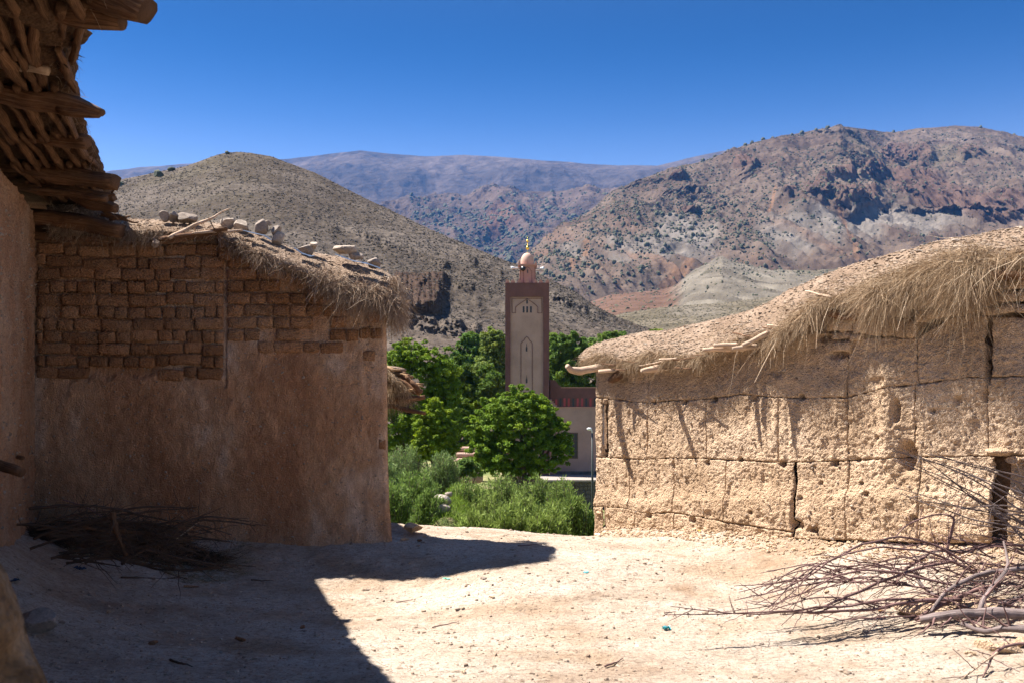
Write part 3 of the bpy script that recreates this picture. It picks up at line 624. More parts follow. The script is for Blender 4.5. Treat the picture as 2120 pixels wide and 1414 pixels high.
def block(name, sA, sB, kb, kt, label=None, leftend=False, deep=.042, zoff=0):
    e = [0, .005, .011, .019, .03, .045]; st = .0145
    ss = np.concatenate([sA+np.array(e), np.arange(sA+.06, sB-.06, st), sB-np.array(e[::-1])])
    m = max(int(.9/st), 8); vv = np.linspace(0, 1, m); H = float(np.mean(jz(kt, np.array([sA, sB]))-jz(kb, np.array([sA, sB]))))
    ev = np.array(e)/max(H, .1); vv = np.concatenate([ev, np.linspace(ev[-1]+.012, 1-ev[-1]-.012, max(int(H/st), 5)), 1-ev[::-1]])
    Sg, Vg = np.meshgrid(ss, vv, indexing='ij'); zb = jz(kb, Sg); zt = jz(kt, Sg)
    wz = .012*noise(Sg*7, 3.3, 0, 215)+.008*noise(Sg*20, 1.3, 0, 216); zb = zb+wz; zt = zt+.012*noise(Sg*7, 8.8, 0, 215)+.008*noise(Sg*20, 6.1, 0, 216)
    Z = zb+(zt-zb)*Vg
    ws = .010*noise(Z*6, sA*3.1, 0, 217)+.007*noise(Z*18, sA*2.1, 0, 218)
    Sg = Sg+ws*(1-np.clip((Sg-sA)/(sB-sA), 0, 1)); ws2 = .010*noise(Z*6, sB*3.1, 0, 217)+.007*noise(Z*18, sB*2.1, 0, 218); Sg = Sg+ws2*np.clip((Sg-sA)/(sB-sA), 0, 1)
    ed = np.minimum(np.minimum(Sg-sA+.004, sB+.004-Sg), np.minimum(Z-zb, zt-Z)+.003); ed = np.clip(ed, 0, 1)
    w = .010+.020*np.clip(noise(Sg*3.1, Z*3.1, 0, 219)+.35, 0, 1); fall = 1-np.clip(ed/w, 0, 1)
    off = rwall_disp(Sg, Z)-deep*fall**1.6*(.35+.65*sstep(-.5, .1, noise(Sg*1.7, Z*1.7, 4, 220)))
    if leftend: off = off-.10*np.clip(1-(Sg-sA)/.07, 0, 1)**2
    x, y = rxy(Sg, off)
    o = mk(name, np.stack([x, y, Z], -1), grid_faces(len(ss), len(vv)), M_TABIA, rh)
    if label: o['label'] = label
    return o
def row(kb, kt, pxs, first=True):
    for k in range(len(pxs)-1):
        a, b = pxs[k], pxs[k+1]
        if a is None or b is None: continue
        block('earth_block', float(rs_(a)), float(rs_(b)), kb, kt, leftend=(first and k == 0))
row('g', 'a', [1229, 1252, None, 1258, 1320, 1400, 1510, 1645])
row('a', 'b', [1229, 1305, 1396, 1503, 1645])
row('g', 'b', [1650, 1757, 1907, 2058, None, 2092, 2250, 2400], False)
row('b', 'c', [1229, 1247, None, 1259, 1340, 1462, 1612, 1755, 1893, 2045, 2160, 2400])
row('c', 'e', [1229, 1340, 1530, 1755, 1900, 2042, None, 2054, 2230, 2400])
# body of the house behind the blocks
def prism(bag, poly, z0, z1):
    n = len(poly); V = [(x, y, z0) for x, y in poly]+[(x, y, (z1[k] if np.ndim(z1) else z1)) for k, (x, y) in enumerate(poly)]
    bag.add(V, [(k, (k+1) % n, n+(k+1) % n, n+k) for k in range(n)]); 
    c = len(V); bag.add([(sum(p[0] for p in poly)/n, sum(p[1] for p in poly)/n, float(np.mean(z1)))]+V[n:], None, [(0, 1+k, 1+(k+1) % n) for k in range(n)])
bb = Bag(); pr = [rxy(s, -.17) for s in (0.03, 2.0, 3.2, 4.2, 5.3, 7.6)]; back = [(7.6*.582+1.3+4.2, 14.2-7.6*.813+3.2), (RA[0]+4.3, 14.2+3.0), (RA[0]+1.0, RA[1]+2.2)]
zt = [.45, .65, .72, .95, 1.0, 1.0]; prism(bb, [(float(a), float(b)) for a, b in pr]+back, -2.6, zt+[1.0, .7, .45]); bb.build('wall_core', M_TABIA_CORE, rh, smooth=False)
# adobe bricks laid under the eaves at the right
def rbrick(px0, px1, py0, py1, off=.0, seed=0, tilt=0, mat=None):
    s0, s1 = float(rs_(px0)), float(rs_(px1)); z0, z1 = float(rz(px0, py1)), float(rz(px0, py0)); me = BR[seed % len(BR)]
    x, y = rxy((s0+s1)/2, off-.09); a = math.atan2(RT[1], RT[0])
    o = link('brick', me if mat is None else me, rh, (float(x), float(y), (z0+z1)/2), scale=(s1-s0, .2, abs(z1-z0)), rot=(0, tilt, a)); return o
def brick_variants(n, mat):
    out = []
    for k in range(n):
        u = np.array([-.5, -.40, 0, .40, .5]); w = np.array([-.5, -.36, .36, .5]); U, Wv = np.meshgrid(u, w, indexing='ij')
        edge = (np.abs(U) > .49)|(np.abs(Wv) > .49); y = np.where(edge, -.42, -.5)+.09*noise(U*3+k*5, Wv*3, 0, k)
        uu = U*np.where(np.abs(Wv) > .49, .965, 1)+.05*noise(U*4+k*9, Wv*4, 0, 40); ww = Wv*np.where(np.abs(U) > .49, .93, 1)+.12*noise(U*3+k*7, Wv*3, 0, 41)
        Vf = np.stack([uu, y, ww], -1).reshape(-1, 3); Ff = grid_faces(5, 4)[:, ::-1]
        ring = [i*4 for i in range(5)]+[16+j for j in range(1, 4)]+[i*4+3 for i in range(3, -1, -1)]+[j for j in (2, 1)]
        Vb = Vf[ring].copy(); Vb[:, 1] = .5; m = len(ring)
        Fs = [(ring[i], ring[(i+1) % m], 20+(i+1) % m, 20+i) for i in range(m)]
        out.append(mesh('brick', np.concatenate([Vf, Vb]), [Ff, np.array(Fs)], [mat], True))
    return out
BR = brick_variants(14, M_BRICK); BRT = brick_variants(8, M_TABIA)
_b = BR; BR = BRT
k = 0
for a, b, t0, b0 in ((1716, 1742, 655, 688), (1743, 1772, 656, 690), (1773, 1800, 659, 694), (1801, 1830, 660, 698), (1831, 1856, 662, 700), (1857, 1880, 664, 702), (1881, 1902, 668, 703),
                     (1726, 1764, 690, 706), (1728, 1766, 709, 730), (1766, 1790, 694, 708), (1903, 1924, 646, 670), (1925, 1948, 642, 664), (1949, 1970, 640, 660), (1971, 1994, 637, 657), (1995, 2034, 632, 652),
                     (1880, 1912, 622, 644), (1913, 1960, 616, 640), (1961, 2010, 610, 634), (2011, 2046, 604, 630), (2038, 2072, 640, 656), (2074, 2108, 632, 652), (2110, 2150, 630, 652),
                     (2040, 2070, 612, 638), (2072, 2112, 606, 630), (2114, 2160, 600, 628), (2046, 2080, 590, 610), (2082, 2130, 582, 604), (2160, 2220, 600, 650), (2160, 2210, 560, 598), (1800, 1850, 632, 657), (1752, 1798, 634, 655), (1852, 1878, 628, 660)):
    rbrick(a, b-1, t0, b0-2, .035+.03*rnd.random(), k, rnd.uniform(-.03, .03)); k += 1
BR = _b
tag(rock_obj('lintel_stone', P(2068, 933, float(rxy(rs_(2068), .12)[1])), (.19, .12, .045), M_TABIA, 71, rh, 2), 'flat stone jutting out over the dark slot at the right end')
for c_, s_, n_ in (((1243, 1060), (.07, .05, .035), 72), ((1262, 1063), (.06, .05, .03), 73), ((1254, 829), (.04, .04, .05), 74), ((2100, 952), (.10, .08, .04), 75)):
    rock_obj('wall_stone', P(*c_, float(rxy(rs_(c_[0]), .06)[1])), s_, M_TABIA, n_, rh, 2)
# small stones showing in the earth
n = 420; ss = R.uniform(.1, 6.9, n); zz = R.uniform(-1.5, .5, n); ok = (zz < jz('e', ss)-.05)&(zz > jz('g', ss)+.08); ss, zz = ss[ok], zz[ok]; x, y = rxy(ss, rwall_disp(ss, zz)+.004)
scatter(np.stack([x, y, zz], 1), R.uniform(.006, .022, len(ss)), 'embedded_pebbles', M_CHIP, rh, sub=1, flat=.8, seed=12)

def cat_rows(rows): return np.stack(rows, 1)
def loft(name, rows, mats, parent, amp, seed, f=2.2, fine=.012):
    """skin through rows of points (each row one line along the roof)"""
    n = rows[0].shape[0]; K = len(rows); G = np.stack(rows, 1); t = np.linspace(0, K-1, (K-1)*7+1)
    out = np.zeros((n, len(t), 3))
    for j, tt in enumerate(t):                         # catmull-rom across the rows
        i = min(int(tt), K-2); f_ = tt-i; p0, p1, p2, p3 = G[:, max(i-1, 0)], G[:, i], G[:, i+1], G[:, min(i+2, K-1)]
        out[:, j] = .5*((2*p1)+(-p0+p2)*f_+(2*p0-5*p1+4*p2-p3)*f_**2+(-p0+3*p1-3*p2+p3)*f_**3)
    X, Y, Z = out[..., 0], out[..., 1], out[..., 2]
    dn = amp*fbm(X*f, Y*f, Z*f, 4, seed)+fine*fbm(X*13, Y*13, Z*13, 4, seed+3, .65)
    e = np.linspace(0, 1, len(t))[None]; nx = np.gradient(out, axis=0); ny = np.gradient(out, axis=1); N_ = np.cross(nx, ny); N_ /= np.linalg.norm(N_, axis=2, keepdims=True)+1e-9
    out = out+N_*dn[..., None]
    mk(name, out, grid_faces(n, len(t)), mats, parent)
    return out, N_
def bil(G, u, v):
    i = np.clip(u*(G.shape[0]-1), 0, G.shape[0]-1.001); j = np.clip(v*(G.shape[1]-1), 0, G.shape[1]-1.001); i0, j0 = i.astype(int), j.astype(int); fi, fj = (i-i0)[:, None], (j-j0)[:, None]
    return G[i0, j0]*(1-fi)*(1-fj)+G[i0+1, j0]*fi*(1-fj)+G[i0, j0+1]*(1-fi)*fj+G[i0+1, j0+1]*fi*fj
# roof: lip line, top line
FR_R = [(1208, 745), (1225, 768), (1262, 772), (1300, 776), (1340, 768), (1372, 770), (1400, 762), (1432, 775), (1470, 752), (1500, 728), (1560, 722), (1580, 742), (1612, 738), (1640, 705), (1690, 680), (1702, 655), (1718, 640), (1790, 655), (1800, 672), (1840, 662), (1900, 628), (1950, 640), (1975, 632), (2010, 650), (2035, 660), (2045, 615), (2060, 560), (2090, 545), (2120, 560), (2400, 550)]
TOP_R = [(1205, 738), (1222, 722), (1240, 713), (1262, 704), (1300, 694), (1345, 686), (1380, 684), (1430, 674), (1460, 668), (1510, 656), (1560, 641), (1600, 624), (1640, 600), (1680, 582), (1720, 566), (1760, 552), (1800, 540), (1880, 520), (1960, 497), (2040, 484), (2120, 470), (2250, 452), (2450, 430)]
BAND_R = [(1205, 742), (1240, 728), (1300, 742), (1345, 722), (1400, 728), (1440, 735), (1500, 705), (1560, 690), (1600, 690), (1640, 655), (1700, 612), (1760, 600), (1830, 575), (1880, 560), (1960, 530), (2040, 525), (2120, 520), (2400, 505)]
pxs = np.linspace(1204, 2330, 330)
def rpt(px, py, off):
    s = rs_(px, off); x, y = rxy(s, off); return np.stack([x, y, (HY-py)/F*y], -1)
over = .15+.06*sstep(1450, 1700, pxs)+.03*noise(pxs*.02, 1.2); ft = ip(FR_R, pxs); bd = ip(BAND_R, pxs); tp = ip(TOP_R, pxs)
lip = ft-8-.55*(ft-bd); lip = np.maximum(lip, bd+6)
lip_sm = lip
r_in = rpt(pxs, lip_sm, 0*pxs-.25); r_in[:, 2] = rpt(pxs, lip_sm, over)[:, 2]+.015
r_lip = rpt(pxs, lip_sm+3, over-.03); r_band = rpt(pxs, bd, over-.04); topd = .95+.2*sstep(1300, 1700, pxs)
r_mid = rpt(pxs, (bd*.45+tp*.55), over-.04-topd*.42); r_top = rpt(pxs, tp, over-topd); r_b1 = r_top+np.array([.9, .7, -.02]); r_b2 = r_top+np.array([3.2, 2.4, -.25]); r_b3 = r_b2+np.array([.2, .2, -.6])
RG, RNm = loft('roof_earth', [r_in, r_lip, r_band, r_mid, r_top, r_b1, r_b2, r_b3], M_ROOFEARTH, rh, .035, 231)
# stone chips strewn on the roof
n = 5200; u = R.rand(n)**1.0; v = R.uniform(2.0/7, 4.6/7, n); q = bil(RG, u, v)
scatter(q+[0, 0, .004], .008+.028*R.rand(n)**3, 'roof_chips', M_CHIP, rh, flat=.32, sub=0, seed=14)
for k, (a, b, w) in enumerate(((1985, 502, .055), (1995, 510, .045), (1905, 523, .05), (1768, 553, .035), (2012, 536, .04), (2075, 498, .035), (1412, 710, .035), (1338, 712, .03), (1540, 660, .025), (1668, 590, .03))):
    s0 = rs_(a, -.3); pt = rpt(np.array([a*1.]), np.array([b*1.]), np.array([-.3]))[0]
    px_ = np.abs(pxs-a).argmin(); j = np.abs((HY-RG[px_, :, 2]/RG[px_, :, 1]*F)-b)[14:36].argmin()+14; pt = RG[px_, j]+[0, 0, w*.25]
    o = rock_obj('flat_stone', pt, (w, w*.7, w*.35), M_PALEROCK, 80+k)
    tag(o, ['largest pale flat stone high on the right roof', 'pale slab touching the largest stone high on the right roof', 'flat stone on the skyline of the right roof', 'small stone on the skyline where the right roof steepens', 'pale stone caught at the top of the straw, right roof', 'small flat stone near the right edge of the right roof',
            'flat stone low on the left half of the right roof', 'white flat stone nearest the pale pole on the right roof', 'little stone on the middle skyline of the right roof', 'stone on the roof crest above the hanging straw'][k], 'stone')
# straw fringe
def straw_cols(n, seed, base=((.24, .165, .095), (.37, .265, .165), (.48, .37, .25))):
    rs = np.random.RandomState(seed); k = rs.rand(n); b = np.array(base); c = np.where((k < .35)[:, None], b[0], np.where((k < .8)[:, None], b[1], b[2]))*rs.uniform(.75, 1.2, (n, 1)); return c
def fringe(name, G, Nn, n, v0, v1, L0, L1, outdir, parent, seed, w=.0055, droop=.75, dens=None, base=None, lenf=None, up=.0):
    rs = np.random.RandomState(seed); u = rs.rand(n*3); v = v0+(v1-v0)*rs.rand(n*3)**.8
    cl = .45+1.1*noise(u*60, v*9, 0, seed)+.9*noise(u*230, v*22, 0, seed+1)
    if dens is not None: cl = cl*dens(u)
    k = np.where(rs.rand(n*3) < np.clip(cl, .03, 1))[0][:n]; u, v = u[k], v[k]; m = len(u)
    q = bil(G, u, v); nn = bil(Nn, u, v); q = q-nn*.01*np.sign((nn*outdir).sum(1, keepdims=True))
    L = rs.uniform(L0, L1, m)*(.6+.7*np.clip(.5+noise(u*45, 7.7, 0, seed+2), 0, 1)); 
    if lenf is not None: L = L*lenf(u, v)
    clump = 1.5*np.stack([noise(u*260, v*30, 0, 1), noise(u*260, v*30, 5, 2), .6*noise(u*260, v*30, 9, 3)], 1)
    dr = outdir*.42+np.array([0, 0, -.55+up])+rs.normal(size=(m, 3))*.7+clump*.9
    V, Fc, mm = ribbons(q, dr, L*(.38+.42*rs.rand(m)**.8), w*rs.uniform(.5, 1.8, m), droop, 4, seed, .36)
    c = np.repeat(straw_cols(m, seed, base) if base is not None else straw_cols(m, seed), mm, 0)
    return mk(name, V, Fc, M_STRAW, parent, False, 'stuff', col=c)
od = np.array([RN[0], RN[1], 0])
def rfull(u):
    p = 1204+u*1126; return .8+.55*sstep(1560, 1640, p)*(1-.85*blob(p, 0*p, 2075, 0, 28, 1, .3))+.25*blob(p, 0*p, 1440, 0, 60, 1)
fl = lambda u, v: np.clip((ip(FR_R, 1204+u*1126)-ip(BAND_R, 1204+u*1126)+12)/92, .35, 1.3)
fringe('straw_fringe', RG, RNm, 40000, .9/7, 2.25/7, .16, .40, od, rh, 301, w=.0034, dens=rfull, lenf=fl)
fringe('straw_fringe', RG, RNm, 16000, .8/7, 1.9/7, .10, .26, od, rh, 302, w=.0045, lenf=fl, base=((.24, .15, .085), (.40, .27, .16), (.52, .38, .25)))
fringe('straw_fringe', RG, RNm, 12000, 1.5/7, 3.2/7, .08, .24, od, rh, 303, droop=.35, w=.004)
fringe('stray_stalks', RG, RNm, 240, .9/7, 1.5/7, .30, .62, od, rh, 304, w=.0065, droop=.95, dens=lambda u: sstep(.3, .5, u), base=((.55, .40, .26), (.62, .48, .33), (.68, .54, .38)))
fringe('stiff_stalks', RG, RNm, 2600, 1.0/7, 2.3/7, .10, .34, od, rh, 305, w=.009, droop=.25, dens=rfull, lenf=fl, base=((.16, .10, .055), (.30, .21, .13), (.50, .39, .27)))
# poles and sticks under that roof
def rlog(name, p0, o0, p1, o1, r, mat=None, seed=0, n=14, amp=.02, sag=0, label=None):
    a = rpt(np.array([p0[0]*1.]), np.array([p0[1]*1.]), np.array([o0]))[0]; b = rpt(np.array([p1[0]*1.]), np.array([p1[1]*1.]), np.array([o1]))[0]
    o = log_obj(name, a, b, r, mat or M_PALEWOOD, rh, n, amp, seed, 10, .22, sag)
    if label: o['label'] = label
    return o
pl = P(1173, 752, 13.9); pts = np.array([P(1174, 757, 13.75), P(1182, 765, 13.8), P(1200, 768, 13.85), P(1220, 764, 13.85), P(1245, 759, 13.8), P(1272, 756, 13.7), P(1296, 756, 13.6)])
tt = np.linspace(0, 6, 30); pts = np.stack([np.interp(tt, range(7), pts[:, k]) for k in range(3)], 1)
V, Q, T, uv = tube(pts, [.035, .045, .06, .052, .055, .05, .04], 10, .2, 5); o = mk('roof_pole', V, [Q, T], M_PALEWOOD, rh, uv=uv); o['label'] = 'thick bleached crooked pole jutting out past the left corner'
rlog('roof_pole', (1240, 769), .30, (1294, 765), .1, .026, seed=6)
rlog('roof_pole', (1282, 776), .16, (1262, 788), -.1, .06, M_WOOD, 7)
rlog('roof_pole', (1328, 768), .42, (1385, 758), -.02, [.028, .05, .055], seed=8, label='stub of pole with a pointed end')
rlog('roof_pole', (1365, 744), .32, (1402, 742), .28, .012, seed=9)
rlog('roof_pole', (1455, 724), .42, (1540, 720), .05, [.022, .035, .04], seed=10)
rlog('roof_pole', (1478, 715), .36, (1528, 714), .2, .028, seed=11)
rlog('roof_pole', (1516, 722), .44, (1572, 716), .2, [.02, .032, .032], seed=12)
rlog('roof_pole', (1538, 716), .36, (1590, 690), .2, .03, seed=13)
rlog('roof_pole', (1690, 644), .18, (1775, 658), .12, [.03, .055, .04], M_WOOD, 14)
rlog('roof_pole', (2050, 570), .25, (2180, 566), .15, .05, M_WOOD, 15)
for k in range(26):
    a = rnd.uniform(1250, 2110); f0 = float(ip(FR_R, a)); a2 = a+rnd.uniform(-40, 50)
    f1 = f0-rnd.uniform(6, 30); rlog('roof_stick', (a, f1), .27, (a+rnd.choice([-1, 1])*rnd.uniform(30, 75), f1-rnd.uniform(-8, 14)), rnd.uniform(.0, .2), rnd.uniform(.005, .011), M_WOOD if rnd.random() < .6 else None, seed=20+k, n=7)

# ============================================================ LEFT: house with adobe bricks above mud plaster
LY = 11.35
lh = thing('adobe_brick_house', 'shaded mud brick house with crumbling plaster below, straw and stones on its roof edge', 'house', (-3.4, LY+.6, -1.6))
def lx(px): return (np.asarray(px, float)-CX)/F*LY
def lz(py): return (HY-np.asarray(py, float))/F*LY
TOPW = [(30, 492), (80, 494), (300, 500), (455, 498), (470, 505), (530, 530), (600, 560), (660, 590), (700, 606), (740, 628), (800, 648), (830, 655)]
def right_px(py): return np.interp(py, [600, 650, 800, 950, 1060, 1130], [797, 798, 800, 802, 806, 813])
uu = np.linspace(0, 1, 300); nvv = 250
Ug, Vg = np.meshgrid(uu, np.linspace(0, 1, nvv), indexing='ij')
pxg = 40+Ug*760; bot = 1145.0; topg = ip(TOPW, pxg); pyg = bot+(topg-bot)*Vg; pxg = 40+Ug*(right_px(pyg)-40)
X = lx(pxg); Z = lz(pyg)
brz = (1-sstep(460, 468, pxg))*(1-sstep(772, 786, pyg+30*fbm(pxg*.035, 1.1, 0, 3, 3)))
upz = sstep(463, 470, pxg)*(1-sstep(0, 90, pyg-ip([(465, 690), (600, 700), (720, 690), (800, 700)], pxg)+30*fbm(pxg*.02, pyg*.02, 0, 3, 240)))
edgez = sstep(748, 765, pxg+8*noise(pyg*.03, 1))*(1-sstep(880, 960, pyg))
mort = np.clip(np.maximum(brz, .55*np.maximum(upz, .8*edgez)), 0, 1)
pl_ = .028*fbm(X*1.2, Z*1.2, 0, 4, 241)+.019*fbm(X*5, Z*4, 0, 5, 242, .65)+.012*np.clip(fbm(X*10, Z*8, 0, 4, 243), -.1, 1)
crk = np.abs(fbm(X*1.6+.2*noise(Z*5, X*5), Z*1.1, 0, 3, 245)); pl_ -= .006*(1-sstep(0, .03, crk))*sstep(0, .2, noise(X*1.1, Z*1.1, 9))
patch = sstep(.0, .2, fbm(X*2.2, Z*1.7, 0, 4, 247)); pl_ -= .010*patch*(1-mort)
dep = pl_-.038*mort+.05*np.clip((-1.35-Z)/.25, 0, 1)**2-.03*(1-sstep(462, 464, pxg))*0
dep = dep-.035*np.exp(-((pxg-466)/2.2)**2)*(pyg < 800)
rr = np.clip((pxg-(right_px(pyg)-9))/9, 0, 1); dep = dep-.05*rr**2+.02*noise(Z*5, 2, 0, 6)*rr
Yg = LY-dep
# plaster turns the corner and runs back
nb = 8; tb = np.linspace(0, 1, nb+1)[1:]; Xe, Ye, Ze = X[-1], Yg[-1], Z[-1]
Yc = np.stack([Ye+.62*t**1.3+.02 for t in tb], 0); Xc = np.stack([Xe*(Yc[i]/Ye)-1.35*t**1.3-.01+.006*noise(Ze*6, t*5, 0, 7) for i, t in enumerate(tb)], 0); Zc = np.stack([Ze for t in tb], 0)
mk('plastered_wall', np.stack([np.concatenate([X, Xc]), np.concatenate([Yg, Yc]), np.concatenate([Z, Zc])], -1), grid_faces(300+nb, nvv), M_PLASTER, lh)
bb = Bag(); prism(bb, [(-5.85, LY+.12), (-4.75, LY+.12), (-4.7, LY+.12), (-3.4, LY+.12), (-2.55, LY+.12), (-1.50, LY+.12), (-2.7, LY+.55), (-4.4, LY+2.4), (-5.9, LY+3.6)], -2.6, [2.1, 2.1, 1.84, 1.84, 1.45, 1.0, 1.0, 1.4, 1.8]); bb.build('wall_core', M_DARKCORE, lh, smooth=False)  # left part raised; its dark colour stands in for shade under the joists
# bricks
def lbrick(x0, x1, y0, y1, proud, seed, tilt=0):
    X0, X1, Z0, Z1 = float(lx(x0)), float(lx(x1)), float(lz(y1)), float(lz(y0))
    link('brick', BR[rnd.randrange(14)], lh, ((X0+X1)/2, LY+.09-proud, (Z0+Z1)/2), scale=(X1-X0, .18+rnd.uniform(-.01, .01), Z1-Z0), rot=(rnd.uniform(-.04, .04), tilt, rnd.uniform(-.05, .05)))
rows_y = [507, 532, 557, 583, 609, 635, 661, 687, 712, 737, 761, 786]; sd = 0
for r in range(11):
    x = 78+rnd.uniform(-25, 0); long = (r % 2 == 0)
    while x < 460:
        w = rnd.uniform(54, 76) if (long and rnd.random() < .8) or rnd.random() < .2 else rnd.uniform(26, 40)
        if x+w > 452: w = 463-x
        if w > 9:
            dy = 7*noise(x*.010, r*.35)+rnd.uniform(-1.6, 1.6); t0, b0 = rows_y[r]+dy-.5, rows_y[r+1]+dy-2.0; xa = max(x, 76)
            if x+w-xa > 8 and rnd.random() > (.22 if r == 10 else .015): lbrick(xa+.4, x+w-rnd.uniform(.9, 2.4), t0, b0-rnd.uniform(-.2, 1.0), .022+rnd.uniform(-.016, .012), sd, rnd.uniform(-.045, .045)+.006)
        x += w; sd += 1
# bricks half buried in plaster right of the joint and along the corner
def lrow(x0, x1, y0, h, keep, pr, long=None):
    global sd
    x = x0
    while x < x1-8:
        w = rnd.choice([34, 34, 62, 48]) if long is None else long*rnd.uniform(.85, 1.1); w = min(w, x1-x)
        tpy = float(ip(TOPW, x+w/2))
        if rnd.random() < keep and y0 > tpy-3: lbrick(x+.8, x+w-1.0, y0+rnd.uniform(-1, 1), y0+h-2.2, pr+rnd.uniform(-.008, .008), sd, rnd.uniform(-.015, .015))
        x += w; sd += 1
for r in range(9):
    y0 = 505+r*25.3; lrow(470, 520+r*20 if r < 4 else min(560+r*26, 745), y0, 25, (.97 if r < 6 else .85 if r < 8 else .45), .016-.0016*max(r-3, 0))
for r in range(11):
    y0 = 680+r*23
    if float(noise(r*.55, 2.7)) > -.12: lrow(748+rnd.uniform(-6, 10), float(right_px(y0))-3, y0, 23, .66-.04*r, .008-.001*r, 26)
for x0, x1, y0, y1, pr in ((450, 478, 475, 503, .10), (455, 480, 503, 540, .07), (700, 760, 628, 646, .05), (762, 798, 646, 668, .04), (640, 700, 600, 620, .06)):
    lbrick(x0, x1, y0, y1, pr, sd); sd += 1
o = rock_obj('lintel_stone', P(765, 640, LY-.03), (.2, .1, .055), M_TABIA, 91, lh, 2); o['label'] = 'pale smooth stone under the straw at the right corner'
# roof of the left house
TOP_L = [(100, 425), (150, 425), (215, 430), (250, 455), (300, 455), (350, 456), (400, 461), (460, 463), (490, 468), (520, 479), (570, 502), (620, 521), (680, 528), (740, 541), (780, 560), (800, 580), (822, 600), (832, 622)]
BAND_L = [(100, 445), (150, 445), (215, 450), (240, 470), (330, 474), (400, 478), (460, 480), (490, 492), (530, 508), (600, 535), (650, 552), (700, 570), (760, 580), (800, 590), (832, 624)]
LIP_L = [(150, 488), (330, 482), (455, 484), (480, 512), (530, 536), (600, 562), (660, 590), (700, 606), (740, 622), (800, 634), (832, 632)]
pxl = np.linspace(100, 832, 250); ovl = .16+.16*sstep(460, 560, pxl)+.03*noise(pxl*.03, 4)
def lpt(px, py, off): y = LY-off; return np.stack([(px-CX)/F*y, y+0*px, (HY-py)/F*y], -1)
l_in = lpt(pxl, ip(LIP_L, pxl), -.3+0*pxl); l_in[:, 2] = (HY-ip(LIP_L, pxl))/F*LY+.01; l_lip = lpt(pxl, ip(LIP_L, pxl)+2, ovl-.03); l_band = lpt(pxl, ip(BAND_L, pxl), ovl-.03)
l_top = lpt(pxl, ip(TOP_L, pxl), -.5+0*pxl); wR = sstep(480, 832, pxl); l_b1 = l_top+np.stack([-.25-1.7*wR, 1.3-.95*wR, 0*wR], 1); l_b2 = l_top+np.stack([-.5-3.2*wR, 2.6-1.8*wR, -.12+0*wR], 1); l_b3 = l_b2+[0, .1, -.5]
LG, LNm = loft('roof_earth', [l_in, l_lip, l_band, l_top, l_b1, l_b2, l_b3], M_ROOFEARTH, lh, .03, 251)
# close the roof at its right hand end
e0 = LG[-1]; ec = e0.mean(0); V = np.concatenate([e0, [ec]]); m_ = len(e0); mk('roof_end', V, np.array([(k, k+1, m_) for k in range(m_-1)]+[(m_-1, 0, m_)]), M_ROOFEARTH, lh)
n = 1800; q = bil(LG, R.rand(n), R.uniform(2.1/6, 3.8/6, n)); scatter(q, .006+.028*R.rand(n)**3, 'roof_chips', M_CHIP, lh, flat=.4, seed=15)
ol = np.array([.12, -1, 0]); SB = ((.20, .13, .085), (.32, .23, .16), (.46, .36, .26))
lf = lambda p: (ip([(240, .5), (330, .6), (345, .12), (455, .12), (478, .4), (560, .5), (590, .2), (635, .25), (665, .9), (690, 1.2), (820, 1.4)], p))
fringe('straw_fringe', LG, LNm, 15000, .85/6, 2.2/6, .10, .26, ol, lh, 311, base=SB, dens=lambda u: np.clip(lf(100+u*732), 0, 1), lenf=lambda u, v: .55+.5*lf(100+u*732), w=.0042)
fringe('straw_fringe', LG, LNm, 3500, 1.6/6, 2.9/6, .04, .12, ol, lh, 312, base=SB, droop=.1, up=.6)
fringe('stiff_stalks', LG, LNm, 1500, 1.0/6, 2.4/6, .06, .2, ol, lh, 314, w=.009, droop=.15, base=((.10, .06, .035), (.22, .15, .10), (.40, .31, .22)))
# chopped straw showing in the mud plaster, and pebbles in it
n = 5200; i = R.randint(5, 295, n); j = R.randint(5, 245, n); q = np.stack([X[i, j], Yg[i, j]-.004, Z[i, j]], 1)+R.normal(size=(n, 3))*[.01, .001, .01]
V, Fc, mm = ribbons(q, np.stack([R.randn(n), .12*R.randn(n), R.randn(n)], 1), R.uniform(.012, .05, n), .0035, .0, 2, 315, .1); mk('chopped_straw', V, Fc, M_STRAW, lh, False, 'stuff', col=np.repeat(straw_cols(n, 315, ((.30, .19, .11), (.46, .33, .2), (.6, .46, .32))), mm, 0))
n = 900; i = R.randint(5, 295, n); j = R.randint(5, 245, n); scatter(np.stack([X[i, j], Yg[i, j]-.002, Z[i, j]], 1), R.uniform(.004, .016, n), 'embedded_pebbles', M_CHIP, lh, flat=.8, sub=1, seed=16)
# tuft hanging round the right end
n = 3400; t = R.rand(n); u = R.rand(n); q = lpt(np.full(n, 822.)-30*R.rand(n)**2, 572+70*t, .25-1.0*u); V, Fc, mm = ribbons(q, np.stack([.42+.3*R.randn(n), -.4+.5*R.randn(n), -.75+.3*R.randn(n)], 1), R.uniform(.08, .26, n), .006, .7, 4, 313)
mk('straw_fringe', V, Fc, M_STRAW, lh, False, 'stuff', col=np.repeat(straw_cols(n, 313, SB), mm, 0))
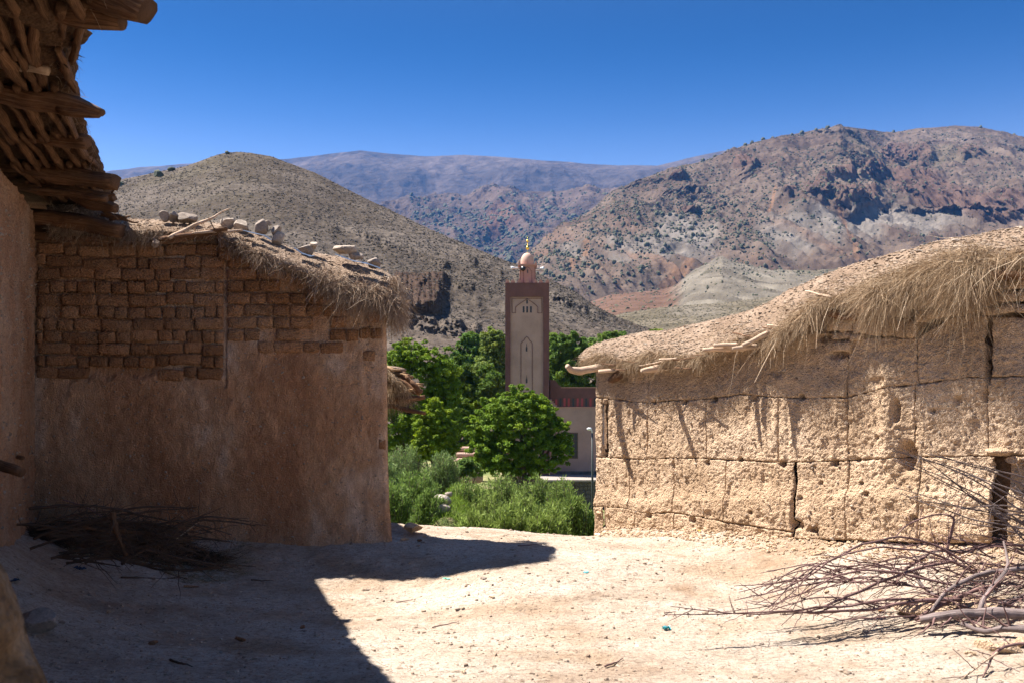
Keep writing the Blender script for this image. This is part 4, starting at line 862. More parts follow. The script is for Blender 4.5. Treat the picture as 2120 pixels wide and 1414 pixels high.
# poles along that eave
def llog(name, a, b, r, mat=M_WOOD, seed=0, oa=.2, ob=.2, amp=.02, n=14, parent=lh):
    return log_obj(name, P(a[0], a[1], LY-oa), P(b[0], b[1], LY-ob), r, mat, parent, n, amp, seed)
llog('eave_pole', (300, 506), (456, 482), [.03, .035, .04], seed=31, oa=.16)
llog('eave_pole', (330, 497), (470, 474), .025, seed=32, oa=.24, ob=.24)
llog('eave_pole', (340, 490), (450, 490), .045, seed=33, oa=.06, ob=.06)
llog('eave_pole', (452, 478), (462, 512), [.05, .045], seed=34, oa=.2, ob=.14, n=6)
llog('eave_pole', (700, 622), (798, 634), .03, seed=35, oa=.1, ob=.1)
o = tag(llog('long_stick', (350, 494), (476, 432), [.022, .018, .006], M_PALEWOOD, 36, .28, -.1, .03, 16, None), 'long thin bare stick slanting up from the left roof edge', 'stick')
o = tag(llog('curved_stick', (398, 484), (503, 477), [.012, .018, .012], M_PALEWOOD, 37, .30, .15, .05, 16, None), 'low curved stick lying along the left roof edge beneath the long one', 'stick')
o = tag(llog('short_stick', (432, 452), (446, 480), .007, M_WOOD, 38, .24, .28, .03, 6, None), 'short dark twig crossing the long stick on the left roof', 'stick')
o = tag(rock_obj('clod', P(322, 504, LY-.24), (.055, .055, .06), M_ROOFEARTH, 39), 'round clod of mud and straw hanging under the left eave', 'clod')
stones = [(342, 449, 16, 9, M_ROCK, 'pale small stone leftmost on the shaded roof, beside a dark one'), (360, 449, 17, 9, M_ROCK, 'dark rounded stone second from the left on the shaded roof'), (385, 452, 24, 11, M_ROCK, 'dark wedge shaped stone on the shaded roof left of the long stick'),
          (472, 461, 15, 10, M_PALEROCK, 'tan stone just right of the long stick on the roof'), (503, 470, 20, 12, M_PALEROCK, 'pale angular stone right of the tan one'), (541, 474, 17, 15, M_ROCK, 'tall greyish stone in the middle of the roof edge'),
          (571, 479, 14, 9, M_ROCK, 'dark lumpy stone lying on a paler block'), (576, 494, 15, 11, M_PALEROCK, 'pale square block under the dark lumpy stone'), (632, 518, 19, 10, M_ROCK, 'brown flat stone on the blue strip halfway down the roof'),
          (650, 508, 12, 6, M_PALEROCK, 'small pale stone above the brown flat one'), (715, 517, 28, 10, M_PALEROCK, 'largest white slab near the right end of the shaded roof'), (735, 529, 17, 9, M_ROCK, 'grey brown stone tucked under the large white slab'), (772, 545, 17, 10, M_ROCK, 'last dark stone at the right end of the shaded roof'), (556, 463, 9, 5, M_PALEROCK, 'small cream stone peeping over the middle of the roof edge')]
for k, (a, b, w, h, m_, lb) in enumerate(stones):
    dd = LY+.05 if b < float(ip(TOP_L, a)) else LY-.1
    tag(rock_obj('roof_stone', P(a, b, dd), (w/F*LY*1.08, w/F*LY*.85, h/F*LY*1.4), m_, 100+k*3, sub=2), lb, 'stone')
M_TARP = plain('blue_plastic', (.012, .035, .08), .8, s=9, var=.3, bump=.004)
def strip(name, pts, w, d, label):
    c = np.array([P(a, b, d) for a, b in pts]); tt = np.linspace(0, len(pts)-1, 24); c = np.stack([np.interp(tt, range(len(pts)), c[:, k]) for k in range(3)], 1)
    off = np.stack([np.zeros(24), .09+.03*noise(tt*2, 1), .02+.012*noise(tt*3, 5)], 1)*w; g = np.stack([c-off*.5, c-off*.15+[0, 0, .006], c+off*.5], 1)
    tag(mk(name, g, grid_faces(24, 3), M_TARP), label, 'plastic sheet')
strip('blue_plastic_strip', [(505, 478), (530, 484), (548, 488), (562, 498)], 1.0, LY-.2, 'strip of blue plastic under the stones in the middle of the roof')
strip('blue_plastic_strip', [(610, 514), (625, 525), (645, 531), (652, 530)], 1.1, LY-.22, 'blue plastic strip under the brown flat stone')
strip('blue_plastic_strip', [(695, 527), (730, 540), (760, 546), (788, 556)], 1.2, LY-.24, 'long blue plastic strip near the right end of the roof')
# ============================================================ NEAR LEFT: house whose log ends jut out overhead
nh = thing('log_roofed_house', 'dark mud house at the left edge with gnarled log ends jutting out under its roof', 'house', (-4.6, 9.2, -1.6))
def wx(y): return -5.45+.338*(11.4-y)
ny = np.concatenate([np.arange(1.2, 6.5, .06), np.arange(6.5, 11.40, .022)]); nzv = np.linspace(-2.2, 2.16, 175)
Yg, Zg = np.meshgrid(ny, nzv, indexing='ij')
dn = .035*fbm(Yg*1.1, Zg*1.1, 0, 4, 261)+.035*fbm(Yg*6, Zg*5, 0, 4, 262, .6)+.014*noise(Yg*26, Zg*24, 0, 263)+.05*np.clip((-1.2-Zg)/.4, 0, 1)**2
dn -= .12*np.clip((Yg-11.28)/.12, 0, 1)**2
top = 2.13+.05*noise(Yg*1.3, 4.4); Zg = np.minimum(Zg, top)
mk('mud_wall', np.stack([wx(Yg)+dn, Yg+dn*.34, Zg], -1), grid_faces(len(ny), len(nzv))[:, ::-1], M_NEARWALL, nh)
bb = Bag(); prism(bb, [(-5.6, 11.44), (-8.5, 11.9), (-8.5, 1.0), (wx(1.2)-.15, 1.2)], -2.4, 2.2); bb.build('wall_core', M_NEARWALL, nh, smooth=False)
n = 1500; i = R.randint(20, len(ny)-5, n); j = R.randint(3, 160, n); q = np.stack([(wx(Yg)+dn)[i, j]+.004, (Yg+dn*.34)[i, j], Zg[i, j]], 1)
V, Fc, mm = ribbons(q, np.stack([.1*R.randn(n), R.randn(n), R.randn(n)], 1), R.uniform(.012, .05, n), .004, .0, 2, 316, .1); mk('chopped_straw', V, Fc, M_STRAW, nh, False, 'stuff', col=np.repeat(straw_cols(n, 316), mm, 0))
scatter(q[:700], R.uniform(.006, .02, 700), 'embedded_pebbles', M_CHIP, nh, flat=.8, sub=1, seed=19)
# deck: logs out of the wall, laths across them, earth on top
EDGE = [(.8, -.85), (3, -1.55), (5.0, -2.15), (5.9, -2.42), (6.3, -2.72), (6.7, -2.98), (7.3, -3.24), (8.2, -3.60), (9.0, -3.86), (9.8, -4.12), (11.0, -4.52), (11.9, -4.8), (12.5, -5.0)]
def ex(y): return ip(EDGE, y)
def nlog(e, d, base, bd, r, seed, mat=M_WOOD, n=16, amp=.02, label=None, name='roof_log', rough=.5, sides=12):
    o = log_obj(name, P(base[0], base[1], bd), P(e[0], e[1], d), r, mat, nh, n, amp, seed, sides, rough)
    if label: o['label'] = label
    return o
nlog((238, 376), 9.7, (-60, 330), 10.2, [.09, .085, .08, .09, .085, .075], 41, label='pale sawn log end, fourth from the top')
nlog((182, 296), 8.7, (-60, 268), 9.0, [.07, .065, .06, .065, .055], 42)
nlog((212, 234), 7.3, (-90, 178), 7.6, [.085, .09, .09, .085, .075, .03], 43, label='long log with a split pointed end against the sky')
nlog((206, 240), 7.28, (120, 226), 7.35, [.03, .035, .02], 44, n=6, name='log_splinter')
nlog((305, 28), 5.75, (100, -60), 5.9, [.10, .11, .10, .075], 45, amp=.03, rough=.45, label='thick gnarled dark log end at the top')
nlog((254, 44), 5.9, (-80, -28), 6.1, [.09, .10, .09, .085, .05], 46, amp=.02, rough=.35, label='smooth pale curved log beside the gnarled one')
nlog((222, 412), 10.3, (20, 386), 10.6, [.045, .04, .03], 47)
nlog((238, 404), 10.4, (90, 386), 10.6, [.03, .025, .012], 48)
nlog((252, 476), 11.05, (60, 450), 11.25, [.09, .085, .085, .075], 49)
nlog((240, 434), 10.7, (150, 406), 10.9, [.06, .07, .05], 50, M_WOOD)
nlog((228, 498), 11.2, (60, 486), 11.3, [.045, .045, .035], 51)
nlog((100, 148), 6.9, (-60, 118), 7.0, [.05, .045, .03], 52, M_PALEWOOD)
for k, y0 in enumerate((4.6, 3.6, 2.6, 1.7)): 
    log_obj('roof_log', (wx(y0)-.3, y0, 2.22), (ex(y0)+.25, y0-.1, 2.26), .08, M_WOOD, nh, 12, .02, 60+k)
# laths: crooked sticks running from log to log
ylog = [2.0, 4.0, 5.9, 6.6, 7.4, 8.7, 9.8, 10.6, 11.3]
for a, b in zip(ylog[:-1], ylog[1:]):
    w0, w1 = wx((a+b)/2)+.02, ex((a+b)/2)-.03; nl = int((w1-w0)/.105) if b > 5 else 5
    for k in range(nl):
        f = (k+.5)/nl+rnd.uniform(-.03, .03)*1.0; xa = wx(a)+(ex(a)-wx(a))*f; xb = wx(b)+(ex(b)-wx(b))*(f+rnd.uniform(-.06, .06))
        log_obj('roof_lath', (xa, a-.12, 2.31+rnd.uniform(-.03, .03)), (xb, b+.12, 2.31+rnd.uniform(-.03, .03)), [rnd.uniform(.015, .04), rnd.uniform(.02, .05), rnd.uniform(.012, .035)], M_WOOD, nh, 12, .018, int(a*50)+k, 8, .5)
yv = np.linspace(.6, 12.3, 250); eo = ex(yv)+.03*noise(yv*5, 3); inn = wx(yv)-3.2
def nrow(x, z): return np.stack([x, yv, z+0*yv], 1)
th_ = .10+.04*noise(yv*1.5, 8)
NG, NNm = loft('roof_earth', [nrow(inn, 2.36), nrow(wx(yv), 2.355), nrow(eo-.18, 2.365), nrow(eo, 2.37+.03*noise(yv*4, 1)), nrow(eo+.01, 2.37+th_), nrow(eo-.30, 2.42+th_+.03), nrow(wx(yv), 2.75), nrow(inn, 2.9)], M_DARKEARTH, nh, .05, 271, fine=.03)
# lumps of earth and root hanging off the edge
for k, (a, b, d, w) in enumerate(((215, 52, 6.0, .20), (190, 75, 6.15, .22), (160, 100, 6.35, .20), (130, 135, 6.7, .18), (128, 165, 7.0, .16), (150, 255, 8.0, .10), (168, 275, 8.3, .10), (228, 420, 10.5, .10), (240, 452, 10.9, .10), (185, 348, 9.3, .09), (120, 160, 7.0, .17), (60, 90, 6.4, .22), (130, 60, 6.0, .25))):
    V, f = rock_vf(w*1.2, w*1.3, w*.6, 400+k, 3, 5); V = V*(1+.12*fbm(V[:, 0]*9, V[:, 1]*9, V[:, 2]*9, 3, k))[:, None]+P(a, b, d)-[w*.9, 0, 0]
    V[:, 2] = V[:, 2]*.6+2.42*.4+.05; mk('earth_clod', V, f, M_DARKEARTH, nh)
on = np.array([.9, -.3, 0]); DB = ((.10, .06, .035), (.18, .12, .075), (.30, .21, .14))
fringe('hanging_straw', NG, NNm, 2200, 2.6/7, 4.0/7, .03, .11, on, nh, 321, base=DB, w=.005)
fringe('hanging_straw', NG, NNm, 1600, 1.2/7, 3.0/7, .05, .14, on*.4, nh, 322, base=DB, w=.005)
for k, (a, b, a2, b2, d, r) in enumerate(((228, 455, 272, 448, 11.1, .018), (236, 446, 262, 452, 11.0, .02), (232, 400, 238, 388, 10.2, .01), (210, 445, 285, 462, 11.15, .022), (190, 420, 245, 455, 10.9, .035), (60, 392, 225, 404, 10.4, .02), (150, 112, 176, 120, 6.6, .004), (130, 130, 142, 142, 6.7, .006), (186, 345, 197, 322, 9.5, .006))):
    log_obj('root_stub', P(a, b, d), P(a2, b2, d-.08), [r, r*.9, r*.3], M_WOOD if r > .01 else M_DARKTWIG, nh, 9, .05, 440+k, 7)
# stub of a log sticking out of the wall low down
o = log_obj('wall_peg', P(-30, 952, 8.9), P(46, 978, 8.75), [.05, .05, .04], M_WOOD, nh, 8, .03, 55); o['label'] = 'broken stub of log poking out of the wall at knee height'
log_obj('wall_peg', P(20, 942, 10.1), P(48, 948, 10.0), .02, M_WOOD, nh, 5, .02, 56)

# broken end of an earth wall very close on the left
def near_lump():
    u = np.linspace(0, 1, 90); v = np.linspace(0, 1, 90); U, V = np.meshgrid(u, v, indexing='ij')
    py = 1175+V*420; edge = ip([(1175, -12), (1200, 6), (1260, 30), (1300, 44), (1340, 50), (1400, 72), (1430, 84), (1600, 120)], py)
    d0 = 2.35; ang = U*math.pi*.62; r_ = .62
    x = (edge-CX)/F*d0-r_+r_*np.cos(ang-.35)*1.0-.0; y = d0+.1-r_*np.sin(ang-.35)*.6; z = (HY-py)/F*d0
    n_ = .03*fbm(x*6, y*6, z*6, 4, 281)+.012*fbm(x*25, y*25, z*25, 3, 282); x = x+n_; y = y-n_
    capx = x.mean(0)
    mk_ = mk('broken_mud_wall', np.stack([x, y, z], -1), grid_faces(90, 90), M_NEARBRIGHT, None)
    return mk_
M_NEARBRIGHT = earth('ochre_earth', [(.20, .11, .05), (.29, .175, .09), (.38, .26, .16)], 7, 26, 50, .03, .012)
lump = Bag(); py = np.linspace(1160, 2700, 70); edge = ip([(1160, -22), (1175, -12), (1200, 4), (1240, 22), (1270, 34), (1300, 42), (1340, 50), (1400, 70), (1430, 82), (1600, 130), (1900, 200), (2700, 420)], py); d0 = 2.35
th = np.linspace(-.9, math.pi+.9, 60); V = []
for k in range(70):
    cx = (edge[k]-CX)/F*d0; z = (HY-py[k])/F*d0; rr = .5
    V.append(np.stack([cx-rr+rr*np.cos(th-math.pi/2+1.57-.0), d0-.0-rr*.55*np.sin(th)+.0, np.full(60, z)], 1))
V = np.array(V); nn = .06*fbm(V[..., 0]*6, V[..., 1]*6, V[..., 2]*6, 4, 281)+.014*fbm(V[..., 0]*24, V[..., 1]*24, V[..., 2]*24, 3, 282); V[..., 0] += nn; V[..., 1] -= nn
cap = V[0].mean(0); Vf = np.concatenate([V.reshape(-1, 3), [cap]]); n0 = 70*60
o = mk('broken_mud_wall', Vf, [grid_faces(70, 60), np.array([(k+1, k, n0) for k in range(59)])], M_NEARBRIGHT); tag(o, 'out of focus broken corner of ochre mud wall in the bottom left corner', 'wall')

# ============================================================ small eave of a further house, between the left house and the trees
ed = 13.6
eh = thing('hidden_house', 'corner of a further mud house, only its jutting sticks and straw eave seen', 'house', P(760, 1000, ed+1))
bb = Bag(); a_, b_ = P(600, 790, ed+.8), P(760, 1200, ed+.8); bb.box(a_[0], b_[0], ed+.5, ed+3, -2.6, a_[2]); bb.build('mud_wall', M_PLASTER, eh, smooth=False)
def elog(a, b, r, seed, da=0, db=0, name='eave_stick', mat=M_WOOD, amp=.04, n=10): return log_obj(name, P(a[0], a[1], ed+da), P(b[0], b[1], ed+db), r, mat, eh, n, amp, seed)
M_OCHREWOOD = wood('ochre_wood', (.14, .075, .035), (.36, .22, .11), (.55, .38, .22))
for k in range(14):
    f = k/13; elog((776+rnd.uniform(-6, 10), 752+f*80), (822+48*math.sin(f*2.6)+rnd.uniform(-8, 10), 765+f*62+rnd.uniform(-5, 8)), [rnd.uniform(.012, .03), rnd.uniform(.015, .035), rnd.uniform(.008, .02)], 530+k, rnd.uniform(.0, .35), rnd.uniform(-.15, .2), mat=M_OCHREWOOD, amp=.06)
elog((760, 832), (880, 821), [.05, .045, .03], 501); elog((765, 838), (845, 828), .035, 502, .3, .2); elog((800, 838), (880, 855), [.03, .035, .022], 503, .1, -.2)
elog((770, 846), (832, 838), .03, 504, .3, .2); elog((790, 770), (868, 812), [.03, .04, .045], 505, .1, -.1, amp=.08); elog((785, 765), (850, 790), .035, 506, .2, 0, amp=.1); elog((795, 758), (842, 775), .03, 507, .25, .1, amp=.06)
elog((780, 792), (862, 806), .03, 508, .4, .1, amp=.05); elog((840, 778), (872, 812), [.025, .035, .04], 509, -.1, -.15, amp=.1); elog((780, 812), (850, 826), .03, 510, .5, .3)
V, f = rock_vf(.30, .5, .06, 520, 3, 5); mk('eave_earth', V+P(796, 766, ed+.35), f, M_ROOFEARTH, eh)
V, f = rock_vf(.36, .4, .10, 521, 3, 5); mk('eave_earth', V+P(806, 808, ed+.55), f, M_DARKEARTH, eh)
n = 800; a = R.rand(n); q = np.stack([(785+60*a-CX)/F*ed, ed-.25+.5*R.rand(n), (HY-(752+50*a**1.3+12*R.rand(n)))/F*ed], 1); V, Fc, mm = ribbons(q, np.stack([.5+.4*R.randn(n), .4*R.randn(n)-.3, -.4+.4*R.randn(n)], 1), R.uniform(.05, .2, n), .006, .6, 4, 331)
mk('straw_fringe', V, Fc, M_STRAW, eh, False, 'stuff', col=np.repeat(straw_cols(n, 331), mm, 0))
n = 500; a = R.rand(n); q = np.stack([(795+50*a-CX)/F*ed, ed-.1+.3*R.rand(n), (HY-(795+20*R.rand(n)))/F*ed], 1); V, Fc, mm = ribbons(q, np.stack([.2+.3*R.randn(n), .3*R.randn(n), -1+.3*R.randn(n)], 1), R.uniform(.1, .28, n), .008, .3, 4, 332)
mk('straw_fringe', V, Fc, M_STRAW, eh, False, 'stuff', col=np.repeat(straw_cols(n, 332), mm, 0))

# ============================================================ minaret and mosque
MD = 84.5
M_MAROON = plain('maroon_render', (.13, .055, .045), .9, s=.8, var=.25, bump=.03); M_MAUVE = plain('mauve_render', (.37, .235, .18), .9, s=.5, var=.2, bump=.03)
M_SALMON = plain('salmon_render', (.42, .215, .155), .9, s=1.5, var=.12); M_GLASS = plain('dark_opening', (.012, .012, .014), .4, s=4); M_GOLD = plain('gilded_metal', (.75, .50, .12), .25, 1, s=4, var=.05)
M_DOME = plain('pink_dome_render', (.46, .29, .22), .8, s=1.5, var=.1); M_WHITE = plain('white_metal', (.6, .6, .6), .4, s=3, var=.05); M_STONEWALL = earth('stone_masonry', [(.10, .09, .08), (.16, .14, .12)], 2, 6, 8, .05, .03); M_CONC = plain('pale_concrete', (.26, .22, .19), .9, s=2, var=.1)
M_WINWOOD = plain('window_brown', (.10, .055, .03), .7, s=6)
mn = thing('minaret', 'tall square minaret with maroon corners, beige panel and small domed lantern on top', 'minaret', P(1091, 990, MD+1.9))
def mx(px, d=MD): return (px-CX)/F*d
def mz(py, d=MD): return (HY-py)/F*d
def bx(name, px0, px1, py0, py1, y0, y1, mat, parent, d=MD, label=None):
    b = Bag(); b.box(mx(px0, d), mx(px1, d), y0, y1, mz(py1, d), mz(py0, d)); o = b.build(name, mat, parent, smooth=False)
    if label: o['label'] = label
    return o
Wd = mx(1137)-mx(1046)
bx('tower', 1046.6, 1136.4, 587, 995, MD+.2, MD+Wd, M_MAUVE, mn, label='beige shaft of the tower')
def plate(name, polys, y0, mat, parent, d=MD, th=.05, label=None):
    """flat raised trim cut from pixel outlines, with real thickness"""
    b = Bag()
    for pl in polys:
        f = [(mx(a, d), y0, mz(c, d)) for a, c in pl]; n = len(f); V = f+[(x, y0+th, z) for x, y, z in f]
        b.add(V, [(k, (k+1) % n, n+(k+1) % n, n+k) for k in range(n)]); 
        if n == 4: b.add(V[:4], [(0, 1, 2, 3)])
        elif n > 4: c = np.mean(f, 0); b.add([c]+f, None, [(0, 1+k, 1+(k+1) % n) for k in range(n)])
    return b.build(name, mat, parent, smooth=False) 
bx('corner_band', 1046, 1056.7, 615, 995, MD, MD+.3, M_MAROON, mn); bx('corner_band', 1124.8, 1137, 615, 995, MD, MD+.3, M_MAROON, mn)
bx('top_band', 1046, 1137, 586, 615, MD-.003, MD+Wd+.05, M_MAROON, mn); bx('side_band', 1136.4, 1137.4, 615, 995, MD+.35, MD+Wd, M_MAROON, mn)
def line(pts, w=.9):
    out = []
    for (a, b), (c, d_) in zip(pts[:-1], pts[1:]):
        L = math.hypot(c-a, d_-b); nx, nyy = -(d_-b)/L*w/2, (c-a)/L*w/2; ex_, ey = (c-a)/L*w*.3, (d_-b)/L*w*.3
        out.append([(a+nx-ex_, b+nyy-ey), (c+nx+ex_, d_+nyy+ey), (c-nx+ex_, d_-nyy+ey), (a-nx-ex_, b-nyy-ey)])
    return out
plate('arch_moulding', line([(1060.3, 648), (1060.3, 618), (1122, 618), (1122, 648), (1113.5, 648), (1113.5, 636), (1110, 632), (1106, 629), (1097, 622.5), (1091.5, 618.5)])+line([(1060.3, 648), (1067.5, 648), (1067.5, 636), (1071.5, 632), (1076, 629), (1086, 622.5), (1091.5, 618.5)]), MD+.15, M_MAROON, mn)
plate('arch_moulding', line([(1078.6, 860), (1078.6, 711), (1081, 707.5), (1085, 704), (1086, 701), (1090.5, 696.5), (1095, 701), (1096, 704), (1100, 707.5), (1102.3, 711), (1102.3, 860)]), MD+.15, M_MAROON, mn)
def slot(x0, x1, y0, y1, parent, d=MD, mat=None, name='window_slot', y=None): return plate(name, [[(x0, y0), (x1, y0), (x1, y1), (x0, y1)]], (MD+.185 if y is None else y), mat or M_GLASS, parent, d, .02)
for a in (1082.2, 1089.6, 1097.3): slot(a, a+3.8, 634.5, 647.5, mn)
plate('window_slot', [[(1091.2, 618.8), (1093, 623), (1093, 629), (1089.6, 629), (1089.6, 623)]], MD+.18, M_GLASS, mn)
for t0 in (708.5, 774): plate('window_slot', [[(1090.4, t0), (1091.2, t0+9), (1092, t0+11), (1092, t0+18.5), (1088.6, t0+18.5), (1088.6, t0+11), (1089.6, t0+9)]], MD+.185, M_GLASS, mn)
for px in (1050, 1062, 1074.5, 1091, 1108.5, 1120, 1133.5):                 # little pointed merlons
    for yy in (MD+.12, MD+Wd-.12):
        b = Bag(); x0 = mx(px); w = .17; z0 = mz(586.3); b.add([(x0-w, yy, z0), (x0+w, yy, z0), (x0+w*.9, yy, z0+.16), (x0, yy, z0+.36), (x0-w*.9, yy, z0+.16)]+[(x0-w, yy+.14, z0), (x0+w, yy+.14, z0), (x0+w*.9, yy+.14, z0+.16), (x0, yy+.14, z0+.36), (x0-w*.9, yy+.14, z0+.16)],
              [(k, (k+1) % 5, 5+(k+1) % 5, 5+k) for k in range(5)]+[(0, 1, 2, 4)], [(2, 3, 4)]); b.build('merlon', M_SALMON, mn, smooth=False)
LYc = MD+Wd/2; lw = (mx(1109.6)-mx(1076))/2; lcx = mx(1092.8)
b = Bag(); b.box(lcx-lw, lcx+lw, LYc-lw, LYc+lw, mz(586), mz(546)); b.build('lantern', M_SALMON, mn, smooth=False)
b = Bag(); b.box(lcx-lw-.13, lcx+lw+.13, LYc-lw-.13, LYc+lw+.13, mz(547), mz(543.4)); b.build('cornice', M_SALMON, mn, smooth=False)
for sx in (-1, 0, 1):
    for sy in (-1, 1):
        b = Bag(); x0 = lcx+sx*(lw+.02); yy = LYc+sy*(lw+.02); z0 = mz(543.4); b.add([(x0-.1, yy-.08, z0), (x0+.1, yy-.08, z0), (x0+.1, yy+.08, z0), (x0-.1, yy+.08, z0), (x0, yy, z0+.38)], [(0, 1, 2, 3)], [(0, 1, 4), (1, 2, 4), (2, 3, 4), (3, 0, 4)]); b.build('merlon', M_SALMON, mn, smooth=False)
ly = LYc-lw-.03
plate('arch_moulding', line([(1084, 585), (1084, 558), (1086, 556), (1088, 552), (1092.5, 549.5), (1097, 552), (1099, 556), (1101.5, 558), (1101.5, 585)], .7), ly, M_MAROON, mn)
plate('window_slot', [[(1093, 553), (1093.8, 557), (1093.8, 562), (1092, 562), (1092, 557)]], ly-.01, M_GLASS, mn)
for a in (1077.2, 1108.4): plate('arch_moulding', line([(a, 586), (a, 548)], .8), ly, M_MAROON, mn)
def lathe(name, prof, c, mat, parent, n=24):
    th = np.linspace(0, 2*math.pi, n, endpoint=False); V = np.array([[(c[0]+r*math.cos(t), c[1]+r*math.sin(t), z) for t in th] for r, z in prof]); m = len(prof)
    i = np.arange(m-1)[:, None]*n; j = np.arange(n)[None]; Q = np.stack([i+j, i+(j+1) % n, i+n+(j+1) % n, i+n+j], -1).reshape(-1, 4); return mk(name, V, Q, mat, parent)
r0 = (mx(1109)-mx(1080))/2; zb, ztp = mz(544), mz(517.6)
lathe('dome', [(r0*.98, zb)]+[(r0*math.cos(a)**.8, zb+.25+(ztp-zb-.25)*math.sin(a)) for a in np.linspace(0, 1.55, 12)]+[(.01, ztp)], (lcx, LYc), M_DOME, mn)
fin = [(.025, ztp-.1), (.025, mz(511))]
for cz, r in ((507, .17), (492.5, .12), (500, .06), (486, .05)):
    z = mz(cz); fin += [(.025, z-r)]+[(max(.025, r*math.cos(a)), z+r*math.sin(a)) for a in np.linspace(-1.3, 1.3, 7)]+[(.025, z+r)]
fin = [fin[0]]+sorted(fin[1:], key=lambda q: q[1])+[(.02, mz(481)), (.002, mz(480))]; lathe('finial', fin, (lcx, LYc), M_GOLD, mn, 12)
def horn(cx_, cy_, cz_, dirx, diry, mat, r=.17, L=.42):
    a = np.array([cx_, cy_, cz_]); d = np.array([dirx, diry, 0.0]); d /= np.linalg.norm(d); V, Q, T, uv = tube(np.array([a+d*L*t for t in (0, .3, .6, .85, 1)]), [.05, .06, .09, .15, r], 12); mk('loudspeaker', V, [Q, T], mat, mn)
horn(lcx-lw, LYc-.3, mz(550.5), -1, -.1, M_WHITE, .13, .75); horn(lcx+lw, LYc-.35, mz(552), 1, -.25, M_WHITE, .17, .75); horn(mx(1083.8), LYc-lw+.1, mz(554), -.05, -1, M_GLASS, .22, .5)
b = Bag(); b.tube([(lcx+lw, LYc-.35, mz(557)), (lcx+lw+.7, LYc-.35, mz(557))], .03); b.build('speaker_bracket', M_GLASS, mn)
bx('cable_box', 1079, 1082, 552, 556, ly-.2, ly, M_GLASS, mn)

HD = 85.6
ms = thing('mosque_hall', 'pink and maroon mosque hall with stepped parapet right of the minaret', 'mosque', P(1200, 990, HD+4))
def hx(px): return mx(px, HD)
def hz(py): return mz(py, HD)
b = Bag(); b.box(hx(1137.6), hx(1420), HD, HD+11, hz(976), hz(842)); b.build('wall', M_MAUVE, ms, smooth=False)
par = [(1139.2, 842), (1139.2, 786), (1149.6, 786), (1149.6, 789), (1152.5, 789), (1152.5, 792.5), (1155.5, 792.5), (1155.5, 796), (1158.5, 796), (1158.5, 799), (1162, 799), (1162, 802.5), (1420, 802.5), (1420, 842)]
for (a, t_), (c, _) in (((1139.2, 786), (1149.6, 0)), ((1149.6, 789), (1152.5, 0)), ((1152.5, 792.5), (1155.5, 0)), ((1155.5, 796), (1158.5, 0)), ((1158.5, 799), (1162, 0)), ((1162, 802.5), (1420, 0))):
    bb = Bag(); bb.box(hx(a), hx(c), HD+.03, HD+.5, hz(842), hz(t_)); bb.build('parapet', M_MAROON, ms, smooth=False)
bb = Bag(); bb.box(hx(1139.2), hx(1149.6), HD+.5, HD+5, hz(842), hz(786)); bb.build('parapet', M_MAROON, ms, smooth=False)
bx('coping', 1161, 1420, 801, 802.6, HD-.05, HD+.56, M_SALMON, ms, HD); bx('string_course', 1153, 1420, 841.6, 843.4, HD-.1, HD+.05, M_SALMON, ms, HD)
M_SLOTRED = plain('red_lattice', (.32, .05, .05), .8, s=4)
k = 0
for a in (1149.5, 1158.2, 1166.7, 1175.4, 1184.8, 1193.8, 1203, 1211.7, 1220.5, 1229.5, 1238.5, 1248): slot(a, a+4.2, 824 if k else 826, 841, ms, HD, M_SLOTRED if k in (0, 2, 3, 5, 6, 8) else M_GLASS, 'parapet_slot', HD+.01); k += 1
for k in range(4): bx('step_trim', 1137.6+k*3.4, 1137.6+k*3.4+5, 826+k*4.0, 842.5, HD-.03-.004*k, HD+.02, M_MAUVE, ms, HD)
w = bx('window', 1174.6, 1196.5, 895, 949, HD-.04, HD+.02, M_WINWOOD, ms, HD)
for px0, px1 in ((1176.4, 1181.6), (1182.6, 1188.4), (1189.4, 1194.8)):
    for py0, py1 in ((897.5, 911), (912.5, 930), (931.5, 947)):
        b = Bag(); b.box(hx(px0), hx(px1), HD-.05, HD-.03, hz(py1), hz(py0)); o = b.build('pane', M_GLASS, w, smooth=False)
bx('plinth', 1138, 1420, 975, 992, HD-.08, HD+.2, M_STONEWALL, ms, HD)
bx('corner_pilaster', 1137.8, 1150, 905, 991, HD-.16, HD-.01, M_SALMON, ms, HD)
tp = thing('terrace', 'low pale concrete terrace edge above a dark stone retaining wall below the mosque', 'terrace', P(1190, 1090, 80))
b = Bag(); b.box(mx(1120, 80), mx(1420, 80), 79.5, HD, mz(996, 80), mz(992, 80)); b.build('slab', M_CONC, tp, smooth=False)
b = Bag(); b.box(mx(1120, 80), mx(1420, 80), 80, HD-.2, -12, mz(996, 80)); b.build('retaining_wall', M_STONEWALL, tp, smooth=False)
for r in range(7):
    x = 1122+rnd.uniform(0, 8)
    while x < 1236:
        w_ = rnd.uniform(7, 14); py0 = 998+r*8.2; b = Bag(); b.box(mx(x, 80), mx(x+w_-1, 80), 79.9, 80.1, mz(py0+7, 80), mz(py0, 80)); b.build('stone', M_STONEWALL, tp, smooth=False); x += w_
# street lamp
LD = 46
sp = thing('street_lamp', 'thin street lamp with a pale hooded head beside the end of the rammed earth house', 'street lamp', P(1226, 1150, LD))
V, Q, T, uv = tube(np.array([P(1226.5, 1160, LD), P(1226.5, 1000, LD), P(1226, 896, LD)]), [.06, .05, .035], 8); mk('pole', V, [Q, T], plain('lamp_pole_paint', (.03, .035, .03), .6), sp)
V, Q, T, uv = tube(np.array([P(1226, 897, LD), P(1225, 890.5, LD), P(1221, 888, LD)]), .03, 6); mk('arm', V, [Q, T], M_WHITE, sp)
V, f = ICO[2]; mk('lamp_head', V*np.array([.12, .1, .07])+P(1220, 887.5, LD), f, M_WHITE, sp)
